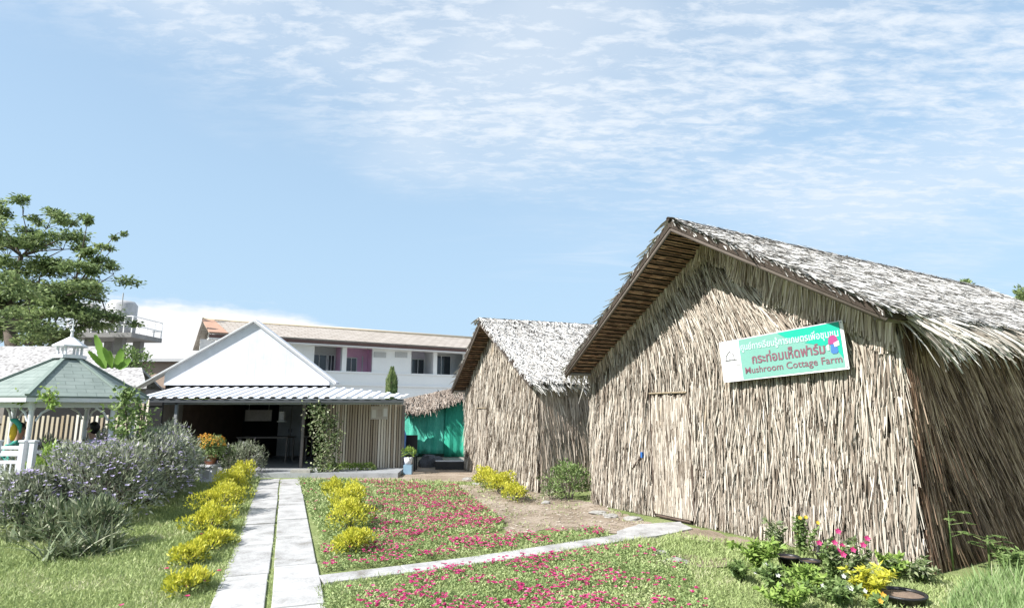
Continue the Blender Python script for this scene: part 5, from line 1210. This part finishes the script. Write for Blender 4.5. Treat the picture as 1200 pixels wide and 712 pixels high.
for (u, v, r_, sq) in clumps:
    rad = r_ / 700 * yt; dy = random.uniform(-1.8, 1.8) if u > 90 else random.uniform(-3, 3); c = T(u, v, dy)
    n_pads = max(2, int(r_ / (5.6 if v < 340 else 4.6))); src = min(hub2, key=lambda h_: np.linalg.norm(h_ - c)); tip = c + [0, 0, -rad * sq * .5]
    mid = (src + tip) / 2 + rng.normal(size=3) * .25 - [0, 0, .1]; mb.tube([src, mid, tip], [.055, .035, .014], 6, cap=False)
    for _ in range(n_pads):
        o_ = rng.normal(size=3) * [rad * .55, rad * .7, rad * sq * .5]; pc = c + o_; pr = rad * random.uniform(.22, .42)
        mb.tube([tip, (tip + pc) / 2 + rng.normal(size=3) * .05, pc], [.02, .014, .008], 5, cap=False)
        n = int(235 * (pr / .5) ** 2) + 60; d = rng.normal(size=(n, 3)) * [pr * .6, pr * .6, pr * .22]; allP.append(pc + d); dd = d.copy(); dd[:, 2] = np.abs(dd[:, 2]) * .2 - .05; allD.append(unit(dd + rng.normal(size=(n, 3)) * .25))
Pn = np.concatenate(allP); D = np.concatenate(allD); n = len(Pn); V, Fq = leaves(Pn, D, np.array([0, 0, 1.0]) + rng.normal(size=(n, 3)) * .45, rnd(n, .13, .26), rnd(n, .07, .14)); link('crown', V, Fq, M['tree_leaf'], big_t)
mb.build('trunk', M['bark'], big_t, True)
# far tree tips at the right, above the hut roof
for (u, v, y, r_, lb) in ((1207, 345, 26, .6, 'dark treetop just showing at the right edge above the large hut'), (1131, 332, 26, .22, 'tiny treetop tip peeking over the ridge of the large hut')):
    p = P(u, v, y); t = thing('background_tree', (p[0], y, 0), lb, 'tree'); n = 1800 if r_ > .5 else 260; Pq, d = blob_pts(n, p - [0, 0, r_ * .6], (r_, r_, r_), .3); V, Fq = leaves(Pq, unit(d + rng.normal(size=Pq.shape) * .5), rdir(n, .6), rnd(n, .10, .2), rnd(n, .05, .10)); link('crown', V, Fq, M['tree_leaf'], t)
    mb = MB(); mb.tube([(p[0], y, 0), (p[0], y, p[2] - r_ * .4)], [.15, .05], 8); mb.build('trunk', M['bark'], t)

# ================================================================== LAWN, BEDS (uncountable leaves and blades)
def huts_mask(x, y):
    k = np.ones(len(x), bool)
    for h in (big, small):
        rel = np.stack([x - h.A[0], y - h.A[1]], 1); a = rel @ h.d; o = rel @ h.n; k &= ~((a > -.02) & (a < h.W + .02) & (o < .02) & (o > -h.D))
    return k
def along(x, y):  # distance from the path axis
    rel = np.stack([x, y], 1) - pc0; return rel @ pn, rel @ pd
crossP = [np.array([a, b]) for a, b in seglist]
def path_mask(x, y, pad=0.0):
    s_, t_ = along(x, y); pad = pad + .05 * np.clip(patchn(x, y, 6.1, .4) * 1.6 - .8, 0, 1) + .01; k = ~((np.abs(s_) < .455 - pad) & (t_ < 10.4)); mid = (np.abs(s_) < .012)
    k |= mid
    for a, b in zip(cp[:-1], cp[1:]):
        d = b - a; L = np.linalg.norm(d); d = d / L; rx, ry = x - a[0], y - a[1]; t = rx * d[0] + ry * d[1]; s2_ = -rx * d[1] + ry * d[0]; k &= ~((t > -.05) & (t < L) & (np.abs(s2_) < .155 - pad))
    k &= ~inpoly(x, y, Gp((712, 622), (745, 616), (800, 614), (812, 622), (788, 627), (770, 632), (716, 632)))
    return k
bed1 = Gp((352, 564), (400, 563), (440, 566), (535, 571), (560, 590), (592, 612), (585, 624), (500, 632), (430, 637), (378, 636), (362, 600))
bed2 = Gp((372, 640), (430, 642), (500, 636), (590, 630), (700, 622), (716, 630), (640, 641), (560, 651), (470, 662), (377, 671), (374, 655))
bed3 = Gp((380, 692), (470, 677), (560, 665), (640, 655), (700, 646), (760, 640), (800, 660), (815, 690), (830, 712), (860, 760), (380, 760))
leftL = np.array([(-9.2, 5.2), (-2.4, 4.6), (-2.9, 6.5), (-6.35, 15.5), (-8.9, 15.5), (-9.2, 9)])
rightG = np.array([(-.5, 4.8), (5.5, 4.2), (6.6, 6.0), (4.45, 6.55), (2.1, 9.0), (1.2, 8.9), (-1.9, 6.2), (-1.6, 5.0)])
midG = np.array([(-5.4, 15.6), (-2, 14.9), (-.4, 14.2), (-.2, 12.6), (-.9, 11.5), (-4.9, 14.0)])
soil_polys = [soilP[:, :2]]
def scatter(n, poly):
    lo, hi = poly.min(0), poly.max(0); x, y = rng.uniform(lo[0], hi[0], n), rng.uniform(lo[1], hi[1], n); k = inpoly(x, y, poly)
    dist = np.hypot(x, y); k &= rng.uniform(size=n) < np.clip((7.0 / np.maximum(dist, 5)) ** 1.3, .15, 1); return x[k], y[k]
def patchn(x, y, f, ph=0): return .5 + .5 * np.sin(x * f + ph + 1.3 * np.sin(y * f * .7 + ph)) * np.sin(y * f * 1.1 - ph + np.sin(x * f * .8))
def lawn(name, poly, per_m2, L, Wd, m, label, bare=.0, extra=None, up=1.0):
    area = np.ptp(poly[:, 0]) * np.ptp(poly[:, 1]); x, y = scatter(int(area * per_m2), poly); k = path_mask(x, y, .02) & huts_mask(x, y)
    for sp in soil_polys: k &= ~(inpoly(x, y, sp) & (rng.uniform(size=len(x)) > .04 + .5 * (patchn(x, y, 3.7, 2) * patchn(x, y, 8, 1) > .48)))
    k &= rng.uniform(size=len(x)) > bare * (patchn(x, y, 2.3) > .55)
    if extra is not None: k &= extra(x, y)
    x, y = x[k], y[k]; n = len(x); sc = np.clip(np.hypot(x, y) / 8, .85, 1.7); P0 = np.stack([x, y, np.full(n, .003)], 1)
    V, Fq = leaves(P0, rdir(n, up), rdir(n, .2), rnd(n, *L) * sc, rnd(n, *Wd) * sc, .05); o = link(name, V, Fq, m); return props(o, label, 'grass', None, 'stuff')
lawn('lawn_grass', leftL, 3800, (.03, .075), (.007, .014), M['grass'], 'short lawn grass left of the slab path, shaded under the bushes', .15, None, 1.1)
lawn('lawn_grass', rightG, 3000, (.03, .08), (.007, .014), M['grass'], 'rough grass between the front flower bed and the large hut', .25, lambda x, y: ~(inpoly(x, y, bed3) & (rng.uniform(size=len(x)) > .25)), 1.1)
lawn('soil_grass', soilP[:, :2] + 0.0, 1500, (.02, .05), (.007, .014), M['grass'], 'thin patchy grass on the bare soil before the huts', .35, None, .9)
lawn('lawn_grass', midG, 1600, (.03, .07), (.008, .016), M['grass'], 'sparse grass before the slatted wall and small hut', .6, lambda x, y: ~inpoly(x, y, bed1), 1.0)
gapP = np.array([pc0 - pd * 1.5 - pn * .06, pc0 - pd * 1.5 + pn * .06, pc0 + pd * 10.3 + pn * .06, pc0 + pd * 10.3 - pn * .06])
x, y = rng.uniform(-6, -1, 60000), rng.uniform(4.2, 15.5, 60000); s_, t_ = along(x, y); k = (np.abs(s_) < .016) & (t_ < 10.3) & (patchn(x, y, 5) > .3); x, y = x[k], y[k]; n = len(x)
V, Fq = leaves(np.stack([x, y, np.full(n, .01)], 1), rdir(n, .9), rdir(n, .3), rnd(n, .03, .06), rnd(n, .007, .014), .05); props(link('gap_weeds', V, Fq, M['grass']), 'thin line of weeds in the gap between the two slab columns', 'weeds', None, 'stuff')
rz2 = Gp((1075, 668), (1200, 640), (1500, 600), (1500, 900), (1050, 900), (1060, 700)); rz2[:, 1] = np.maximum(rz2[:, 1], 3.6)
tallp = np.array([(3.6, 5.4), (4.5, 6.2), (7.5, 7.9), (7.5, 5.0), (4.2, 4.6)])
lawn('tall_grass', tallp, 2600, (.08, .24), (.008, .016), M['grass_lush'], 'lush taller grass at the foot of the large hut, lower right corner', .1, None, 1.8)
def bed(poly, label, pinkw, nfl, per=3600):
    area = np.ptp(poly[:, 0]) * np.ptp(poly[:, 1]); x, y = scatter(int(area * per), poly); k = path_mask(x, y, .03); x, y = x[k], y[k]; n = len(x); ht = .015 + .05 * patchn(x, y, 3.1) + .02 * patchn(x, y, 9, 1)
    e_ = rng.uniform(0, 1, n) ** .6 * ht; sc = np.clip(np.hypot(x, y) / 8, .85, 1.6)
    V, Fq = leaves(np.stack([x, y, e_], 1), rdir(n, .5, .6), rdir(n, .9), rnd(n, .022, .05) * sc, rnd(n, .010, .022) * sc); o = link('ground_cover', V, Fq, M['cover']); props(o, label, 'ground cover', None, 'stuff')
    x, y = scatter(nfl * 14, poly); wt_ = pinkw(x, y) * (.10 + .90 * (patchn(x, y, 4.3, .7) + .35 * patchn(x, y, 13, 2) > .62)) * (path_mask(x, y, .02)); k = rng.uniform(size=len(x)) < wt_ * 1.0; x, y = x[k][:nfl], y[k][:nfl]; n = len(x); parts = []; z = .05 + rnd(n, .0, .05); s0_ = rnd(n, .014, .030)
    for j in range(5):
        a = 2 * pi * j / 5 + rnd(n, -.2, .2); D = np.stack([np.cos(a), np.sin(a), rnd(n, .1, .5)], 1); tl_ = rng.normal(size=(n, 3)) * .25 + [0, -.25, 1]; parts.append(leaves(np.stack([x, y, z], 1), D, tl_, s0_, s0_ * .95, .1) + (0,))
    if n: V, Fq, mi = merge(parts); o = link('pink_blossoms', V, Fq, M['bloom_pink']); props(o, label.replace('low green ground cover', 'scattered magenta blossoms'), 'blossoms', None, 'stuff')
bed(bed1, 'low green ground cover of the far flower bed in front of the slatted wall', lambda x, y: np.clip((x - (-2.75 - .3 * (y - 11.3))) / .5, .05, 1), 2100)
bed(bed2, 'low green ground cover of the narrow bed between far bed and narrow path', lambda x, y: np.clip(.9 - np.abs(x + .9) * .28, .12, 1), 560)
bed(bed3, 'low green ground cover of the front flower bed nearest the camera', lambda x, y: np.clip((x + 1.6) / .9, .0, 1) * np.clip(1 - (x - .7) / 1.2, 0, 1), 1100, 4200)
# a few blossoms along the path edges in the left lawn
x, y = scatter(900, leftL); s_, t_ = along(x, y); k = (s_ < -.5) & (s_ > -1.2) & (rng.uniform(size=len(x)) < .5); x, y = x[k][:34], y[k][:34]; n = len(x)
parts = []
for j in range(5):
    a = 2 * pi * j / 5; D = np.stack([np.full(n, cos(a)), np.full(n, sin(a)), rnd(n, .1, .5)], 1); parts.append(leaves(np.stack([x, y, np.full(n, .06)], 1), D, np.tile([0, -.2, 1.0], (n, 1)), .028, .026) + (0,))
V, Fq, mi = merge(parts); props(link('red_blossoms', V, Fq, M['bloom_red']), 'a few red blossoms in the grass strip left of the slab path', 'blossoms', None, 'stuff')

# ================================================================== PLANTS AND POTS BEFORE THE LARGE HUT
def seedling(name, c, h, n, spread, label, m, L, Wd, bl=None, group=None, cat='plant'):
    n = int(n * 2.1); root = thing(name, (c[0], c[1], 0), label, cat, group); mb = MB(); k = max(4, n // 60); tips = []; spread *= 1.25
    for i in range(k):
        tip = np.array([c[0], c[1], h * random.uniform(.6, 1)]) + np.array([random.gauss(0, spread * .5), random.gauss(0, spread * .5), 0]); mid = np.array([c[0], c[1], h * .4]) + (tip - [c[0], c[1], 0]) * [.3, .3, 0]; b0 = np.array([c[0] + random.gauss(0, .02), c[1] + random.gauss(0, .02), 0])
        mid = (b0 + tip) / 2 + np.array([0, 0, .05]); mb.tube([b0, mid, tip], [.007, .005, .003], 5, cap=False); tips.append((b0, mid, tip))
    mb.build('stems', M['mid_green'], root)
    i = rng.integers(0, k, n); t = rng.uniform(.15, 1, n)[:, None]; T3 = np.array(tips); Pn = (1 - t) ** 2 * T3[i, 0] + 2 * t * (1 - t) * T3[i, 1] + t * t * T3[i, 2]; V, Fq = leaves(Pn, rdir(n, .25, .6), rdir(n, 1.0), rnd(n, *L), rnd(n, *Wd)); link('foliage', V, Fq, M[m], root)
    if bl:
        nb, bm_, sz = bl
        for q_ in range(nb):
            b0, mid, tip = tips[q_ % k]; p = tip + rng.normal(size=3) * [spread * .3, spread * .3, .03] + [0, -.02, .02]; parts = []; n5 = 5
            for lay in range(2):
                for j in range(n5):
                    a = 2 * pi * j / n5 + lay * .6; D = np.array([[cos(a), -.35 + sin(a) * .5, sin(a) * .8 + .15]]); parts.append(leaves(p[None] + 0.0, D, np.array([[.0, -1.0, .5]]), sz * (1 - .3 * lay), sz * .8, .2) + (0,))
            V, Fq, mi = merge(parts); link('blossom', V, Fq, M[bm_], root)
    return root
FG = 'bushy plants before the large hut'
seedling('leafy_plant', G(911, 652), .42, 170, .10, 'pale green upright plant against the hut wall, left of the yellow flowered one', 'variegated', (.05, .10), (.02, .04), None, FG)
seedling('leafy_plant', G(940, 652), .50, 190, .10, 'tall thin plant with small yellow blossoms against the hut wall', 'mid_green', (.04, .09), (.02, .035), (4, 'bloom_yellow', .03), FG)
seedling('leafy_plant', G(890, 672), .34, 380, .14, 'bright green bushy plant at the left end of the pots', 'fresh', (.05, .11), (.02, .045), None, FG)
seedling('leafy_plant', G(905, 690), .22, 420, .2, 'low green plant with a few white blossoms, front left of the pots', 'mid_green', (.04, .08), (.02, .035), (3, 'bloom_white', .028), FG)
seedling('leafy_plant', G(945, 694), .24, 460, .2, 'low spreading green plant in front of the dark pots', 'fresh', (.04, .08), (.02, .035), None, FG)
seedling('rose_bush', G(975, 682), .40, 420, .16, 'rose plant with several magenta blossoms beside the dark pots', 'mid_green', (.03, .07), (.02, .04), (6, 'bloom_pink', .036), FG)
seedling('rose_bush', G(1005, 690), .48, 520, .18, 'tallest rose plant with magenta blossoms near the hut corner', 'variegated', (.03, .07), (.02, .04), (7, 'bloom_pink', .038), FG)
seedling('leafy_plant', G(1020, 704), .28, 460, .18, 'yellowish croton like plant between roses and the round planter', 'golden', (.04, .09), (.015, .03), None, FG)
seedling('leafy_plant', G(1045, 680), .26, 420, .16, 'pale lime leafy plant at the hut corner behind the round planter', 'fresh', (.04, .08), (.02, .035), None, FG)
seedling('leafy_plant', G(985, 712), .20, 460, .2, 'low plant with white blossoms at the bottom of the picture', 'mid_green', (.04, .08), (.02, .035), (6, 'bloom_white', .026), FG)
seedling('leafy_plant', G(1030, 722), .16, 200, .12, 'small plant with orange and pink blossoms in front of the round planter', 'mid_green', (.04, .08), (.02, .035), (3, 'bloom_orange', .028), FG)
seedling('leafy_plant', G(868, 680), .20, 260, .18, 'low green plant at the far left of the planting before the large hut', 'mid_green', (.04, .08), (.02, .035), None, FG)
seedling('leafy_plant', G(930, 716), .20, 300, .2, 'low green plant at the bottom edge left of the white blossoms', 'fresh', (.04, .08), (.02, .035), (2, 'bloom_white', .026), FG)
seedling('leafy_plant', G(1078, 684), .22, 300, .16, 'pale weed tuft at the very corner of the large hut', 'variegated', (.04, .09), (.014, .03), None, FG)
seedling('leafy_plant', G(1185, 672), .26, 320, .2, 'green weeds beside the shaded side wall at the right edge', 'mid_green', (.05, .10), (.014, .03), None, FG)
# papaya seedlings by the side wall
def papaya(c, h, label):
    root = thing('papaya_seedling', (c[0], c[1], 0), label, 'plant', 'young lobed leaf plants by the side wall'); mb = MB(); mb.tube([(c[0], c[1], 0), (c[0] + .02, c[1], h)], [.012, .008], 6); mb.build('stem', M['mid_green'], root, True)
    Vs = []; 
    for i in range(11):
        a = i * 2.4; l = .12 + .08 * random.random(); z = h * (.55 + .45 * i / 11); d0 = np.array([cos(a), sin(a), .25]); p = np.array([c[0], c[1], z]) + d0 * l
        for j in range(7): b_ = a + (j - 3) * .42; D = np.array([[cos(b_), sin(b_), -.15]]); Vs.append(leaves(p[None], D, np.array([[0, 0, 1.0]]), .10 * (1 - abs(j - 3) * .12), .035, .2) + (0,))
    V, Fq, mi = merge(Vs); link('foliage', V, Fq, M['mid_green'], root)
    mb = MB(); 
    for i in range(11):
        a = i * 2.4; z = h * (.55 + .45 * i / 11); mb.tube([(c[0], c[1], z), (c[0] + cos(a) * .14, c[1] + sin(a) * .14, z + .035)], .003, 4)
    mb.build('leaf_stalks', M['mid_green'], root)
papaya(G(1117, 668), .62, 'taller seedling with lobed leaves at the corner of the large hut'); papaya(G(1160, 665), .34, 'shorter seedling with lobed leaves further along the side wall')
# plant clump between the huts
g0 = G(672, 588); bush('wall_shrub', (g0[0] - .05, g0[1] + .35, .30), (.46, .36, .36), 'grey green shrub in the corner between the two huts', 'bush', None, 1500, (.05, .10), (.015, .03), M['mid_green'], None, nst=10)
g0 = G(648, 586); bush('wall_shrub', (g0[0], g0[1] + .1, .12), (.25, .2, .14), 'small pale weed clump before the corner of the small hut', 'bush', None, 450, (.04, .08), (.012, .025), M['variegated'], None, nst=5)
# pots
def pot(c, r_, h, label, m='black_plastic', soil=True, tilt=0, z0=0.0):
    root = thing('plant_pot', (c[0], c[1], z0), label, 'plant pot', 'dark pots before the large hut'); mb = MB(); mb.lathe((c[0], c[1], z0), [(0, 0), (r_ * .75, 0), (r_, h * .9), (r_ * 1.08, h * .9), (r_ * 1.08, h), (r_ * .94, h), (r_ * .9, h * .85)], 22); mb.build('shell', M[m], root, True)
    mb = MB(); mb.lathe((c[0], c[1], z0), [(0, h * .86), (r_ * .91, h * .85)], 22); mb.build('soil', M['soil_pot'], root); return root
pot(G(925, 668), .11, .15, 'black round pot nearest the yellow flowered plant'); pot(G(950, 672), .10, .14, 'black pot between the two roses and the first pot'); pot(G(968, 664), .09, .14, 'black pot set back against the hut wall')
dm = thing('round_planter', G(1058, 700) * [1, 1, 0], 'wide low black planter bowl full of brown soil at the hut corner', 'planter'); g0 = G(1058, 706)
mb = MB(); mb.lathe((g0[0], g0[1], 0), [(0, 0), (.16, 0), (.19, .07), (.20, .07), (.20, .09), (.18, .09), (.175, .07)], 26); mb.build('bowl', M['black_plastic'], dm, True); mb = MB(); mb.lathe((g0[0], g0[1], 0), [(0, .085), (.11, .08), (.178, .065)], 26); mb.build('soil', plain('brown_soil', (.22, .16, .12), .95, .3, 30, bmp=.6), dm, True)
# loose stones
sp_ = [((702, 602), .16, 'pale flat stone at the left foot of the large hut'), ((716, 606), .13, 'small pale stone by the hut wall left of the door'), ((742, 609), .15, 'flat stone beside the landing before the hut door'), ((775, 650), .10, 'small grey stone in the grass right of the landing'), ((792, 660), .14, 'stone on the bare soil before the large hut'), ((640, 590), .08, 'tiny stone near the corner of the small hut'),
       ((548, 562), .14, 'flat stone at the far corner of the small hut'), ((560, 568), .12, 'pale stone left of the golden shrub before the small hut')]
for i, (q, r_, lb) in enumerate(sp_): rock('stone', G(*q), (r_, r_ * .7, .04), M['stone'], lb, 'stones around the huts', i)
